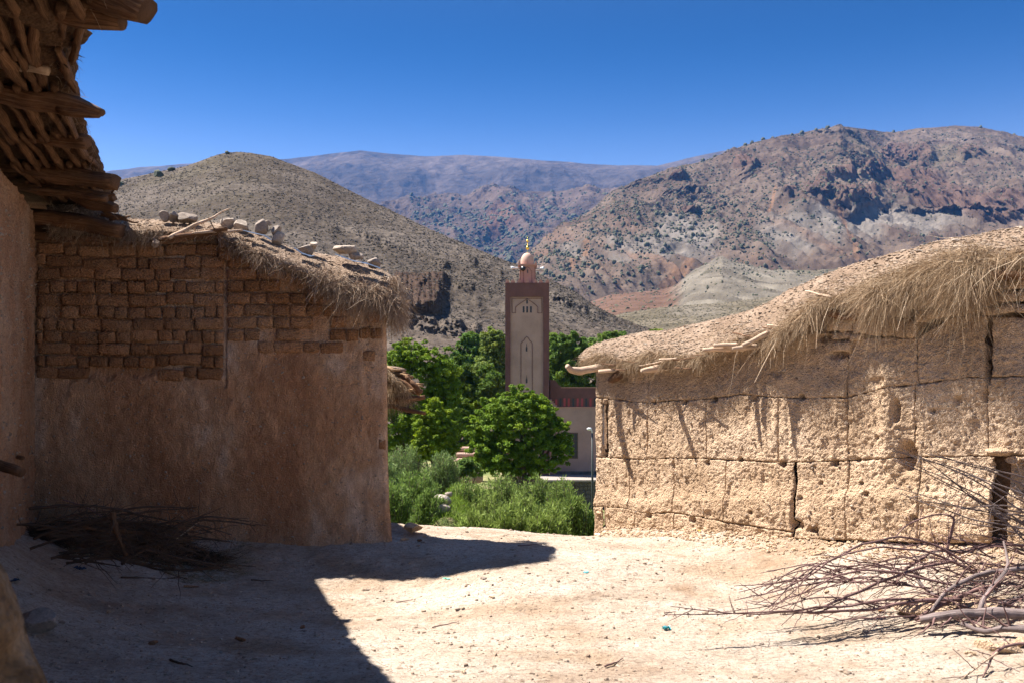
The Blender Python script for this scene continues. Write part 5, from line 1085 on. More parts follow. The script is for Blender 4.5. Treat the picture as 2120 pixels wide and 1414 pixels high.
# ============================================================ trees and shrubs
def make_tree(name, label, d, blobs, trunk, n, size, hue, seed, group=None, cat='tree', lean=0, dark=1.0, per=55, upright=0.0, asp=.6, spread=.24):
    """blobs: (px, py, rx, ry) lobes of the crown, in pixels at distance d; trunk: (px, base z)"""
    rs = np.random.RandomState(seed); bp = np.array(blobs, float); area = bp[:, 2]*bp[:, 3]; sc = d/F
    bx0 = mx(trunk[0], d); zb = float(zg(bx0, d))
    t = thing(name, label, cat, (bx0, d, zb), group)
    K = n//per; which = rs.choice(len(bp), K, p=area/area.sum())
    a = rs.normal(size=(K, 3)); a /= np.linalg.norm(a, axis=1, keepdims=True); rad = rs.uniform(.35, 1.15, K)**.6
    rad = np.where(rs.rand(K) < .10, rad*1.22, rad)
    rad = rad*(1+.34*noise(a[:, 0]*2.5+seed, a[:, 1]*2.5, a[:, 2]*2.5+which*3, seed))
    cx = (bp[which, 0]-CX)*sc; cz = (HY-bp[which, 1])*sc; rx = bp[which, 2]*sc; rz_ = bp[which, 3]*sc; ry = np.minimum(rx, rz_*1.3)
    cc = np.stack([cx+a[:, 0]*rad*rx, d+a[:, 1]*rad*ry+rs.normal(size=K)*.1, cz+a[:, 2]*rad*rz_], 1)
    cs = np.clip(np.minimum(rx, rz_)*spread, size*2.0, None)*rs.uniform(.5, 1.4, K)
    m = np.repeat(np.arange(K), per); N_ = len(m); off = rs.normal(size=(N_, 3)); off /= np.linalg.norm(off, axis=1, keepdims=True); off *= rs.uniform(.15, 1, (N_, 1))**.6
    flat = np.array([1, 1, .62+upright]); p = cc[m]+off*cs[m][:, None]*flat
    p[:, 2] = np.maximum(p[:, 2], zb+.15)
    nr = off*.5+a[m]*.35+rs.normal(size=(N_, 3))*.75+np.array([0, 0, .5-upright*.6]); V, Fc = leaves(p, nr, size, seed, asp)
    b = (.75+.5*rs.rand(K))[m]*(.8+.4*rs.rand(N_)); young = (rs.rand(K) < .25)[m]
    c = np.where(young[:, None], np.array(hue)*np.array([1.35, 1.2, .9]), np.array(hue))*b[:, None]*dark
    mk('crown', V, Fc, M_LEAF, t, False, col=np.repeat(c, 4, 0))
    # trunk and limbs to the lobes
    bg_ = Bag(); H = (HY-bp[:, 1])*sc; fork = np.array([bx0+lean*.5, d, zb+(H.max()-zb)*.3]); r0 = max(.06, (H.max()-zb)*.028)
    tr = tube(wob((bx0, d, zb-.2), fork, 8, .04, seed), [r0*1.35, r0, r0*.85], 8, .2, seed); mk('trunk', tr[0], [tr[1], tr[2]], M_BARK, t, uv=tr[3])
    for k in range(len(bp)):
        e = np.array([(bp[k, 0]-CX)*sc, d, (HY-bp[k, 1])*sc]); bg_.tube(wob(fork-[0, 0, .1], e, 8, .08, seed+k), [r0*.6, r0*.35, r0*.12], 6, .1, k)
        for q in rs.choice(K, min(5, K), replace=False):
            if which[q] == k: bg_.tube(wob(e*.6+fork*.4, cc[q], 6, .08, seed+q), [r0*.25, r0*.1], 5)
    bg_.build('limbs', M_BARK, t, kind='stuff'); return t
G1 = (.135, .21, .018); G2 = (.10, .17, .024); G3 = (.11, .18, .03); G4 = (.15, .21, .02)
# distant grove, right and left of the minaret (far to near)
make_tree('tree', 'dark leafy tree far right of the minaret touching the right roof line', 118, [(1260, 715, 32, 26), (1285, 708, 26, 16), (1240, 740, 30, 30), (1300, 735, 40, 30)], (1262, -6.6), 15000, .22, G3, 611)
make_tree('tree', 'leafy tree immediately right of the minaret', 108, [(1160, 725, 34, 32), (1190, 720, 32, 26), (1215, 740, 36, 34), (1175, 770, 42, 36), (1220, 780, 36, 26)], (1190, -6.6), 20000, .21, G3, 612)
make_tree('tree', 'tree of the far grove just behind the right edge of the minaret', 124, [(1140, 715, 24, 22), (1150, 750, 30, 40)], (1145, -6.6), 8000, .22, G2, 613)
make_tree('tree', 'small yellow green treetop showing over the low part of the right roof', 150, [(1350, 690, 12, 6), (1368, 687, 14, 6), (1355, 705, 24, 14)], (1358, -6), 4500, .2, G4, 614)
make_tree('tree', 'tall feathery tree immediately left of the minaret', 104, [(1020, 715, 24, 32), (1035, 750, 28, 44), (1010, 770, 34, 40), (1040, 800, 34, 38), (1030, 700, 16, 16)], (1022, -6.6), 22000, .19, (.14, .19, .04), 615)
make_tree('tree', 'round bluish green tree left of the tall feathery one', 112, [(985, 705, 30, 18), (972, 730, 34, 26), (1000, 740, 30, 30), (960, 760, 30, 34), (985, 785, 36, 36)], (982, -6.6), 18000, .2, (.09, .16, .03), 616)
make_tree('tree', 'paler tree filling the gap between the big dark tree and the grove', 92, [(955, 800, 40, 40), (990, 830, 46, 44), (940, 760, 26, 30), (1005, 790, 34, 30)], (965, -6.6), 18000, .18, G2, 617, dark=.85)
make_tree('tree', 'tree behind the walnut with dark foliage in the middle of the gap', 82, [(950, 870, 36, 50), (985, 880, 30, 50), (925, 850, 30, 60), (960, 910, 36, 34)], (955, -6.3), 15000, .15, G1, 618, dark=.75)
# big dark tree at the left
make_tree('broadleaf_tree', 'largest dark tree at the left with sunlit yellow green top', 66, [(850, 735, 42, 30), (818, 752, 36, 30), (890, 745, 36, 26), (915, 775, 34, 36), (860, 790, 52, 40), (815, 810, 40, 50), (920, 820, 36, 44), (870, 850, 56, 50), (810, 880, 44, 60), (900, 880, 50, 50)], (860, -6.2), 64000, .105, G1, 619)
make_tree('broadleaf_tree', 'smaller bright green tree in front of the large dark one', 56, [(900, 850, 24, 24), (885, 880, 30, 26), (915, 885, 28, 30), (900, 915, 40, 28), (875, 935, 24, 22), (925, 930, 22, 24)], (900, -5.8), 30000, .09, (.16, .23, .016), 620)
# the walnut before the minaret
make_tree('walnut_tree', 'broad leafy walnut standing in front of the minaret base', 58, [(1078, 832, 40, 26), (1080, 815, 18, 16), (1040, 855, 46, 34), (1110, 855, 40, 34), (1010, 890, 38, 40), (1145, 895, 34, 32), (1075, 895, 60, 46), (1120, 940, 50, 36), (1040, 945, 56, 38), (1160, 925, 26, 26), (1000, 935, 28, 30), (1125, 840, 16, 14), (1165, 880, 14, 10), (1085, 970, 50, 20)], (1085, -6.0), 90000, .085, (.135, .215, .02), 621, spread=.2)
# willow like shrubs
def shrub(label, d, px, pyt, pyb, w, n, hue, seed, group='grey green willow shrubs in the gap', asp=.2, size=.078):
    rs = np.random.RandomState(seed); sc = d/F; zb = (HY-pyb)*sc; H = (pyb-pyt)*sc; x0 = mx(px, d); W_ = w*sc
    n = int(n*1.5); t = thing('willow_shrub', label, 'shrub', (x0, d, zb), group); st = Bag(); ns = max(int(n/110), 12); L = []; Nn = []; Cc = []
    for k in range(ns):
        bx1 = x0+rs.uniform(-.5, .5)*W_*.6; by = d+rs.uniform(-.5, .5)*W_*.6; tip = np.array([bx1+rs.normal()*.18*W_+ (bx1-x0)*.7, by+rs.normal()*.15*W_, zb+H*rs.uniform(.6, 1.05)])
        tip[2] -= .35*H*((tip[0]-x0)/W_*1.6)**2
        pts = wob((bx1, by, zb-.1), tip, 9, .05, seed+k); st.tube(pts, [.025, .012, .004], 4)
        m = n//ns; f = rs.uniform(.15, 1.02, m); p = np.stack([np.interp(f, np.linspace(0, 1, 9), pts[:, j]) for j in range(3)], 1)
        ph = rs.uniform(0, 6.28, m); r_ = (.05+.16*H*.4*(1.1-f))*rs.uniform(.3, 1, m); p += np.stack([np.cos(ph)*r_, np.sin(ph)*r_, .6*r_], 1)
        L.append(p); Nn.append(np.stack([np.cos(ph), np.sin(ph), rs.uniform(-.2, .9, m)], 1)+rs.normal(size=(m, 3))*.4); Cc.append(np.tile(np.array(hue)*rs.uniform(.75, 1.3), (m, 1))*rs.uniform(.75, 1.25, (m, 1)))
    L, Nn, Cc = np.concatenate(L), np.concatenate(Nn), np.concatenate(Cc)
    # leaves point along their twig, mostly upward
    u = np.array([0, 0, 1.0])+rs.normal(size=L.shape)*.55+Nn*.5; u /= np.linalg.norm(u, axis=1, keepdims=True); v = np.cross(u, Nn+rs.normal(size=L.shape)*.3); v /= np.linalg.norm(v, axis=1, keepdims=True)+1e-9
    s_ = (size*rs.uniform(.6, 1.3, len(L)))[:, None]; V = np.stack([L, L+u*s_-v*s_*asp, L+u*s_*2, L+u*s_+v*s_*asp], 1).reshape(-1, 3)
    mk('foliage', V, np.arange(len(V)).reshape(-1, 4), M_LEAF, t, False, col=np.repeat(Cc, 4, 0)); st.build('stems', M_BARK, t, kind='stuff')
W1 = (.15, .21, .065); W2 = (.16, .22, .05); W3 = (.19, .25, .055)
for k, (d, px, t_, b_, w, n, h, lb) in enumerate((
    (50, 838, 925, 1045, 78, 9000, W1, 'tall grey green willow shrub at the far left, below the dark tree'), (47, 800, 940, 1060, 60, 6000, W1, 'willow shrub half hidden behind the corner of the brick house'),
    (44, 918, 938, 1040, 56, 7500, W1, 'upright willow shrub left of the stony path'), (33, 850, 985, 1150, 80, 10000, (.14, .21, .045), 'reedy bright shrub at the left edge of the dusty yard'), (30, 890, 1020, 1150, 60, 8000, (.14, .21, .045), 'low reedy shrub beside the yard edge, right of the tallest reeds'),
    (31, 815, 1000, 1150, 60, 7000, (.14, .21, .045), 'reedy shrub touching the corner of the brick house'), (34, 965, 1000, 1150, 78, 9500, W2, 'leafy willow shrub at the left end of the green bank'), (36, 1035, 985, 1140, 88, 11000, W2, 'tallest willow shrub in the middle of the green bank'),
    (33, 1010, 1025, 1160, 80, 8000, W3, 'lower shrub at the front of the green bank, left of centre'), (35, 1105, 990, 1150, 88, 11000, W2, 'broad willow shrub in front of the walnut trunk'), (32, 1085, 1030, 1160, 80, 8000, W3, 'front shrub of the bank below the broad one'),
    (34, 1165, 998, 1150, 70, 9000, W2, 'willow shrub under the pale terrace edge'), (31, 1155, 1040, 1160, 70, 7000, W3, 'low front shrub near the right house corner'), (29, 1222, 1068, 1160, 30, 3500, (.11, .19, .03), 'little bright bush tucked against the end of the right house'), (30, 940, 1065, 1160, 50, 5500, W3, 'small front shrub by the pale stones'), (28, 1050, 1050, 1170, 90, 9000, W3, 'feathery plants along the very edge of the yard, middle'), (28, 1130, 1055, 1170, 80, 8000, W3, 'feathery plants along the edge of the yard, right of the middle'), (27.5, 985, 1062, 1170, 70, 7000, W3, 'feathery plants along the edge of the yard, left of the middle'), (29, 1190, 1030, 1160, 60, 7000, W2, 'upright shrub in front of the dark retaining wall'), (33, 880, 985, 1150, 56, 7000, (.14, .21, .045), 'tall reedy shrub in the left half of the gap'))):
    shrub(lb, d, px, t_, b_, w, n, h, 700+k)
make_tree('bush', 'rounded yellow green bush beside the stony path', 52, [(965, 962, 18, 14), (950, 975, 16, 12), (985, 972, 14, 12)], (962, -5.4), 3500, .09, (.10, .16, .03), 720, cat='bush')
# ground cover behind: grass between shrubs and the little stony path
n = 9000; gxv = R.uniform(-9, 9, n); gyv = R.uniform(19, 60, n); q = np.stack([gxv, gyv, zg(gxv, gyv)], 1)
V, Fc, mm = ribbons(q, np.stack([.4*R.randn(n), .4*R.randn(n), np.ones(n)], 1), R.uniform(.15, .5, n), .03, .2, 3, 730); mk('valley_grass', V, Fc, M_LEAF, None, False, 'stuff', col=np.repeat(np.array([.12, .19, .03])*R.uniform(.6, 1.3, (n, 1)), mm, 0))
gm = Bag(); GD = 31
for k, (a, b, d, s, lb) in enumerate(((918, 1034, 31, .30, 'large pale stone in the gap, upper of the two beside the reeds'), (905, 1040, 31, .16, 'small pale stone left of the upper one in the gap'), (917, 1055, 30, .26, 'tan stone in the gap, lower of the two beside the reeds'), (930, 1022, 32, .14, 'little white stone above the pale stones in the gap'))):
    tag(rock_obj('pale_stone', P(a, b, d), (s*1.2, s, s*.7), M_PALEROCK, 740+k), lb, 'stone')
# bank carrying those stones, so that they lie on earth
u = np.linspace(0, 1, 40); U, V_ = np.meshgrid(u, u, indexing='ij'); bxm = P(925, 1040, 31); Xb = bxm[0]-1.1+2.4*U; Yb = 29.2+8*V_; Zb = -3.75+(.30+.35*V_)*np.sin(U*math.pi)**.5-2.4*(1-np.sin(U*math.pi)**.5)-1.6*(V_ < .02)-2.2*(V_ > .97)+.08*fbm(Xb*2, Yb*2, 0, 4, 745)
mk('grassy_bank', np.stack([Xb, Yb, Zb], -1), grid_faces(40, 40), earth('grassy_soil', [(.06, .09, .02), (.11, .12, .04), (.2, .15, .09)], 2, 9, 20, .03, .02), kind='structure')
n = 9000; uu_ = R.rand(n); vv_ = R.rand(n); q = bil(np.stack([Xb, Yb, Zb], -1), uu_, vv_); V, Fc, mm = ribbons(q, np.stack([.4*R.randn(n), .4*R.randn(n), np.ones(n)], 1), R.uniform(.08, .30, n), .02, .25, 3, 746); mk('bank_grass', V, Fc, M_LEAF, None, False, 'stuff', col=np.repeat(np.array([.16, .24, .03])*R.uniform(.6, 1.3, (n, 1)), mm, 0))
# pink earth steps behind, between the trees
st_ = thing('earth_steps', 'pinkish stone steps glimpsed between the trees left of the walnut', 'steps', P(962, 985, 72))
M_PINK = earth('pink_earth', [(.36, .22, .16), (.46, .31, .24)], 1, 8, 20, .03, .02)
for k, (a0, a1, b0, b1, d) in enumerate(((935, 1000, 936, 946, 74), (940, 990, 948, 956, 73), (945, 1000, 960, 972, 72), (935, 985, 924, 934, 75), (940, 1000, 974, 1000, 71))):
    b = Bag(); V, f = ICO[2]; V = V.copy(); V = np.sign(V)*np.abs(V)**.45; c = P((a0+a1)/2, (b0+b1)/2, d+.5); V = V*np.array([(a1-a0)/F*d/2, .7, (b1-b0)/F*d/2])*(1+.06*noise(V[:, 0]*3+k, V[:, 1]*3, V[:, 2]*3, 5))[:, None]; mk('step', V+c, f, M_PINK, st_)

# ============================================================ yard: stones, rubbish, twigs
def gray(px, py):
    """point of the yard seen at a pixel"""
    lo, hi = 3.0, 14.6
    dd = np.linspace(lo, hi, 600); x = (px-CX)/F*dd; z = (HY-py)/F*dd; g = zg(x, dd); k = np.where(z <= g)[0]
    i = k[0] if len(k) else int(np.argmin(np.abs(z-g))); return np.array([x[i], dd[i], g[i]])
lab = lambda s: s
o = tag(rock_obj('rock', gray(853, 1112)+[0, .15, .09], (.17, .11, .065), M_TABIA, 801, sub=3), 'flat topped boulder at the corner of the shaded house', 'rock')
for k, (a, b, s, m_, lb) in enumerate(((838, 1118, .06, M_TABIA, 'crumbled stone left under the flat topped boulder'), (880, 1112, .05, M_TABIA, 'small stone just right of the flat topped boulder'), (868, 1120, .04, M_DARKEARTH, 'dark clod in front of the flat topped boulder'),
        (627, 1300, .042, M_BRICK, 'upright reddish stone in the shade near its right edge'), (497, 1326, .06, M_BRICK, 'brown wedge of brick lying in the shaded dust'), (318, 1334, .05, M_BRICK, 'half buried brown stone in the lower left shade'), (457, 1351, .03, M_ROCK, 'small dark stone below the brown wedge of brick'),
        (188, 1232, .035, M_ROCK, 'small grey stone in the shade left, above the others'), (226, 1268, .04, M_TABIA, 'tan stone in the left shade right of the big block'), (292, 1262, .022, M_ROCK, 'tiny dark stone in the shade right of the tan one'), (545, 1158, .03, M_ROCK, 'grey pebble near the foot of the brick house'), (588, 1157, .035, M_ROCK, 'second grey pebble near the foot of the brick house, further right'),
        (1735, 1116, .075, M_PALEROCK, 'squarish pale rock at the foot of the rammed earth wall'), (1740, 1106, .045, M_TABIA, 'small stone behind the squarish pale rock'), (1455, 1110, .04, M_PALEROCK, 'white flat stone near the foot of the right wall'), (1362, 1118, .025, M_ROCK, 'small stone on the bare dust left of the white flat one'),
        (1018, 1237, .035, M_TABIA, 'tan pebble in the middle of the sunlit yard'), (948, 1264, .035, M_ROCK, 'dark grey flake on the sunlit ground left of centre'), (933, 1258, .018, M_ROCK, 'tiny dark pebble beside the dark grey flake'), (785, 1284, .03, M_TABIA, 'flat tan stone near the shadow edge'), (800, 1230, .02, M_TABIA, 'small round stone on the lit ground by the shadow step'),
        (1000, 1200, .045, M_ROCK, 'flat grey shard on the hump of ground'), (1712, 1226, .045, M_TABIA, 'clod left of the branch pile'), (1674, 1222, .04, M_TABIA, 'crumbly clod furthest left of the branch pile'), (1825, 1268, .035, M_BRICK, 'brown stone under the front twigs of the branch pile'),
        (2040, 1340, .08, M_TABIA, 'big earth clod at the lower right'), (2085, 1350, .09, M_TABIA, 'largest earth clod, beside the right edge at the bottom'), (2112, 1338, .08, M_TABIA, 'earth clod cut by the right edge'), (2010, 1355, .05, M_TABIA, 'flat clod left of the large ones at the lower right'), (1240, 1378, .03, M_TABIA, 'small stone at the bottom centre right'), (960, 1393, .035, M_TABIA, 'stone at the bottom edge right of the shade'), (1550, 1276, .03, M_PALEROCK, 'pale chip below the thin twig tips'))):
    p = gray(a, b); s *= .62 if s < .07 else .9; tag(rock_obj('stone', p+[0, 0, s*.25], (s*1.5, s*.9, s*.62), m_, 810+k), lb, 'stone')
tag(rock_obj('stone_block', gray(66, 1318)+[0, .1, .1], (.16, .12, .10), M_ROCK, 860, sub=3), 'big squarish stone block in the shade at the lower left', 'stone')
n = 11000; a = R.uniform(-100, 2200, n); dd = 5.6+8.4*R.rand(n)**1.3; x = (a-CX)/F*dd; ok = (dd < lip_y(x)-.05)&(x > wx(dd)+.1); x, dd = x[ok], dd[ok]
dens_ = noise(x*1.3, dd*1.3, 0, 870)+R.uniform(-.5, .7, len(x)) > 0; x, dd = x[dens_], dd[dens_]
scatter(np.stack([x, dd, zg(x, dd)+.002], 1), .0045+.022*R.rand(len(x))**4, 'yard_pebbles', M_CHIP, flat=.6, sub=0, seed=17)
n = 1600; ss = R.uniform(0, 6.6, n); of = .05+.45*R.rand(n)**1.6; x, y = rxy(ss, of); scatter(np.stack([x, y, zg(x, y)+.003], 1), .006+.03*R.rand(n)**3, 'fallen_earth_crumbs', M_TABIA, sub=1, flat=.7, seed=18)
n = 1500; a = R.uniform(-100, 2200, n); dd = 5.8+8*R.rand(n)**1.2; x = (a-CX)/F*dd; ok = (dd < lip_y(x)-.05)&(x > wx(dd)+.1); x, dd = x[ok], dd[ok]; n = len(x)
V, Fc, mm = ribbons(np.stack([x, dd, zg(x, dd)+.006], 1), np.stack([R.randn(n), R.randn(n), .03*R.randn(n)], 1), .02+.10*R.rand(n)**3, .004, .0, 2, 872); mk('yard_chaff', V, Fc, M_STRAW, None, False, 'stuff', col=np.repeat(straw_cols(n, 8, ((.12, .07, .045), (.3, .2, .13), (.42, .33, .24))), mm, 0))
M_TEAL = plain('teal_plastic', (.05, .36, .42), .35, s=12, var=.3, bump=.004); M_GREENP = plain('green_plastic', (.16, .46, .30), .4, s=20, var=.3); M_WHITEP = plain('white_scrap', (.75, .75, .76), .5, s=20, var=.1); M_YELP = plain('yellow_scrap', (.6, .42, .06), .6, s=20)
def scrap(name, px, py, w, h, mat, label, seed, cat='litter'):
    u = np.linspace(-1, 1, 9); U, V_ = np.meshgrid(u, u, indexing='ij'); r_ = 1-.25*noise(np.arctan2(V_, U)*1.3, seed, 0, 3); z = np.abs(fbm(U*1.6+seed, V_*1.6, 0, 3, seed, .6))*h*2.2+.004
    p = gray(px, py); a = seed*1.1; X_ = (U*r_*w*math.cos(a)-V_*w*.6*math.sin(a)); Y_ = (U*w*math.sin(a)+V_*r_*w*.6*math.cos(a)); tag(mk(name, np.stack([X_+p[0], Y_+p[1], z+p[2]], -1), grid_faces(9, 9), mat), label, cat)
scrap('crumpled_bag', 1380, 1304, .035, .045, M_TEAL, 'crumpled scrap of teal plastic in the middle of the sunlit yard', 3); scrap('plastic_scrap', 1213, 1185, .04, .012, M_TEAL, 'thin pale blue plastic strip on the sunlit ground', 4)
scrap('plastic_scrap', 925, 1198, .045, .012, M_GREENP, 'torn green net scrap on the lit ground by the shadow', 5); scrap('paper_scrap', 1240, 1099, .05, .02, M_WHITEP, 'white scrap at the corner of the rammed earth house', 6); scrap('paper_scrap', 1448, 1100, .03, .02, M_YELP, 'little yellow scrap at the foot of the right wall', 7)
scrap('plastic_scrap', 165, 1178, .07, .03, M_TARP, 'dark blue rag beside the dark brush heap', 8); scrap('plastic_scrap', 25, 1205, .06, .03, M_TARP, 'bluish rag by the wall at the lower left', 9); scrap('paper_scrap', 1318, 1338, .02, .01, M_WHITEP, 'white bit on the sunlit ground below the teal scrap', 10)
def stick(px, py, px2, py2, r, mat, label, seed, dz=.012):
    a, b = gray(px, py)+[0, 0, dz], gray(px2, py2)+[0, 0, dz]; tag(log_obj('fallen_twig', a, b, [r, r*.8, r*.4], mat, None, 9, .05, seed, 5), label, 'twig')
stick(820, 1249, 855, 1243, .006, M_TWIG, 'short straight twig on the lit ground near the shadow', 871); stick(895, 1301, 950, 1290, .006, M_TWIG, 'thin twig in the middle foreground', 872); stick(1252, 1383, 1290, 1366, .008, M_TWIG, 'dark twig lying at the bottom right of centre', 873); stick(352, 1368, 398, 1383, .010, M_DARKTWIG, 'dark stick in the shaded foreground', 874)
stick(250, 1198, 388, 1199, .010, M_DARKTWIG, 'long dark stick in front of the brush heap', 875); stick(1072, 1131, 1122, 1129, .006, M_TWIG, 'thin reddish twig near the far edge of the yard', 876); stick(1375, 1272, 1400, 1269, .005, M_TWIG, 'tiny twig left of the branch tips', 877); stick(380, 1216, 412, 1217, .014, M_BRICK, 'crumbling bark strip in the shaded yard', 878); stick(520, 1202, 565, 1204, .008, M_DARKTWIG, 'thin dark twig in the shade right of the brush heap', 879)

# ============================================================ heap of cut branches at the right
def bough(pts, r, seed, mat, twig_mat, label, group=None, ntw=10, tl=.5, name='cut_branch', cat='branch', spurs=True, up=.2, parent=None):
    """pts: pixel, pixel, distance; a branch with side twigs"""
    rs = np.random.RandomState(seed); c = np.array([P(p[0], p[1], min(p[2]*DS, 8.75)) for p in pts]); c[:, 2] = np.maximum(c[:, 2], zg(c[:, 0], c[:, 1])+max(r)*.6); m = 26; tt = np.linspace(0, len(c)-1, m)
    # smooth interpolation
    out = []
    for t in tt:
        i = min(int(t), len(c)-2); f = t-i; p0, p1, p2, p3 = c[max(i-1, 0)], c[i], c[i+1], c[min(i+2, len(c)-1)]; out.append(.5*((2*p1)+(-p0+p2)*f+(2*p0-5*p1+4*p2-p3)*f*f+(-p0+3*p1-3*p2+p3)*f**3))
    c = np.array(out); L = np.linalg.norm(np.diff(c, axis=0), axis=1).sum(); k = np.arange(m); c = c+np.stack([noise(k*.35+seed, j*3.3, 0, 9) for j in range(3)], 1)*.012*L*np.sin(k/(m-1)*math.pi)[:, None]
    t = thing(name, label, cat, (c[0][0], c[0][1], c[:, 2].min()), group); s_ = Bag(); s_.tube(c, r, 9 if max(r) > .02 else 6, .28, seed); s_.build('stem', mat, t); tw = Bag()
    for q in range(ntw):
        i = rs.randint(4, m-2); f = i/(m-1); d0 = c[min(i+1, m-1)]-c[i-1]; d0 /= np.linalg.norm(d0); w = d0*.8+rs.normal(size=3)*.55+[0, -.05, up]; w /= np.linalg.norm(w); l = tl*rs.uniform(.3, 1)*(1.1-f*.6)
        e = c[i]+w*l; e[2] = max(e[2], float(zg(e[0], e[1]))+.01); rr = np.interp(f, np.linspace(0, 1, len(r)), r)*.45; tw.tube(wob(c[i], e, 7, .07, seed+q), [max(rr, .0035), .0022], 4)
    if spurs:
        for q in range(int(L*16)):
            i = rs.randint(2, m-1); w = rs.normal(size=3); w /= np.linalg.norm(w); tw.tube(np.array([c[i], c[i]+w*rs.uniform(.015, .04)]), [.004, .0018], 3)
    if tw.V: tw.build('twigs', twig_mat, t, kind='stuff')
    return t
GB = 'whippy branches of the cut heap'
DS = 1.135
B = [([(2200, 1278, 6.6), (2060, 1268, 6.7), (1980, 1272, 6.75), (1905, 1282, 6.8)], [.038, .042, .036, .03], M_GREYBRANCH, 'thickest peeled grey trunk lying along the front of the heap', 6),
     ([(2200, 1310, 6.4), (2100, 1300, 6.5), (2040, 1306, 6.6), (1990, 1290, 6.7)], [.035, .03, .022, .018], M_GREYBRANCH, 'grey limb lying just in front of the thick trunk at the right edge', 8),
     ([(2028, 1278, 6.75), (2034, 1243, 6.8), (2058, 1212, 6.9), (2080, 1184, 7.0), (2086, 1160, 7.1), (2078, 1120, 7.3)], [.022, .02, .016, .013, .008], M_GREYBRANCH, 'bent pinkish limb rising from the thick trunk', 6),
     ([(1925, 1268, 6.9), (1952, 1232, 6.95), (1995, 1203, 7.0), (2040, 1186, 7.1), (2085, 1180, 7.2), (2180, 1172, 7.2)], [.012, .016, .018, .02, .018], M_GREYBRANCH, 'arched grey limb in the middle of the heap', 8),
     ([(1895, 1282, 6.9), (1950, 1250, 7.0), (2010, 1225, 7.1), (2070, 1210, 7.2)], [.014, .017, .018, .018], M_TWIG, 'slanting limb whose cut end touches the ground at the left', 6),
     ([(2180, 1240, 7.2), (2060, 1262, 7.1), (1960, 1240, 7.2), (1915, 1218, 7.3), (1890, 1180, 7.4)], [.02, .02, .018, .014, .012], M_GREYBRANCH, 'dark grey limb crossing behind the thick trunk', 8),
     ([(2160, 1130, 7.6), (2060, 1128, 7.6), (1990, 1142, 7.6), (1940, 1140, 7.6), (1905, 1158, 7.5), (1870, 1180, 7.4)], [.014, .014, .013, .012, .011], M_TWIG, 'dark limb along the top of the heap', 8),
     ([(1960, 1138, 7.6), (1968, 1105, 7.6), (1975, 1078, 7.6), (1968, 1068, 7.6), (1930, 1066, 7.6), (1880, 1085, 7.5), (1850, 1115, 7.4)], [.014, .013, .011, .009, .007, .004], M_TWIG, 'hooked dark twig standing up above the heap', 5),
     ([(2000, 1165, 7.4), (1930, 1125, 7.4), (1860, 1113, 7.3), (1790, 1128, 7.2), (1720, 1160, 7.1), (1670, 1195, 7.0), (1640, 1225, 6.95), (1592, 1262, 6.9)], [.012, .010, .009, .008, .006, .004, .0025], M_TWIG, 'long arching reddish whip, highest of those bending to the left', 9),
     ([(2000, 1175, 7.3), (1930, 1145, 7.3), (1850, 1135, 7.2), (1780, 1140, 7.15), (1700, 1165, 7.1), (1650, 1195, 7.0), (1610, 1240, 6.95), (1590, 1258, 6.9)], [.011, .010, .009, .007, .005, .004, .0025], M_TWIG, 'second arching whip just below the highest one', 8),
     ([(1990, 1215, 7.1), (1900, 1195, 7.1), (1830, 1183, 7.05), (1760, 1182, 7.0), (1700, 1205, 6.95), (1640, 1235, 6.9), (1580, 1255, 6.85), (1480, 1268, 6.8)], [.011, .010, .009, .007, .006, .004, .0025], M_TWIG, 'middle arching whip reaching low to the left', 8),
     ([(1990, 1240, 7.0), (1890, 1245, 6.95), (1800, 1260, 6.9), (1700, 1262, 6.85), (1600, 1268, 6.8), (1500, 1268, 6.75), (1388, 1254, 6.7)], [.016, .014, .012, .010, .007, .005, .003], M_TWIG, 'longest thin whip lying on the dust with its tip far left', 8),
     ([(1960, 1250, 7.0), (1860, 1238, 6.95), (1760, 1250, 6.9), (1640, 1262, 6.8), (1520, 1270, 6.75), (1376, 1272, 6.7)], [.013, .012, .01, .008, .005, .003], M_TWIG, 'low whip beneath the longest one, lying flat on the dust', 7),
     ([(1980, 1160, 7.3), (1900, 1175, 7.2), (1820, 1205, 7.1), (1740, 1240, 6.95), (1690, 1262, 6.85), (1620, 1272, 6.8)], [.014, .013, .012, .01, .006, .004], M_TWIG, 'straight dark whip slanting down through the arches', 8),
     ([(1700, 1165, 7.1), (1650, 1205, 7.0), (1600, 1225, 6.95), (1550, 1235, 6.9), (1520, 1242, 6.9)], [.007, .006, .005, .003], M_TWIG, 'short whip tip reaching left above the ground', 3),
     ([(2150, 1330, 5.9), (2090, 1335, 5.9), (2060, 1352, 5.85), (2045, 1380, 5.8), (2035, 1440, 5.7)], [.011, .010, .008, .006], M_TWIG, 'dark forked twig at the bottom right corner', 5),
     ([(2065, 1350, 5.85), (2030, 1375, 5.8), (1990, 1430, 5.7)], [.008, .006, .004], M_PALEWOOD, 'thin pale stem leaving the forked twig at the bottom right', 2)]
for k, (pts, r, m_, lb, nt_) in enumerate(B): bough(pts, r, 900+k, m_, M_TWIG, lb, None, nt_, .45)
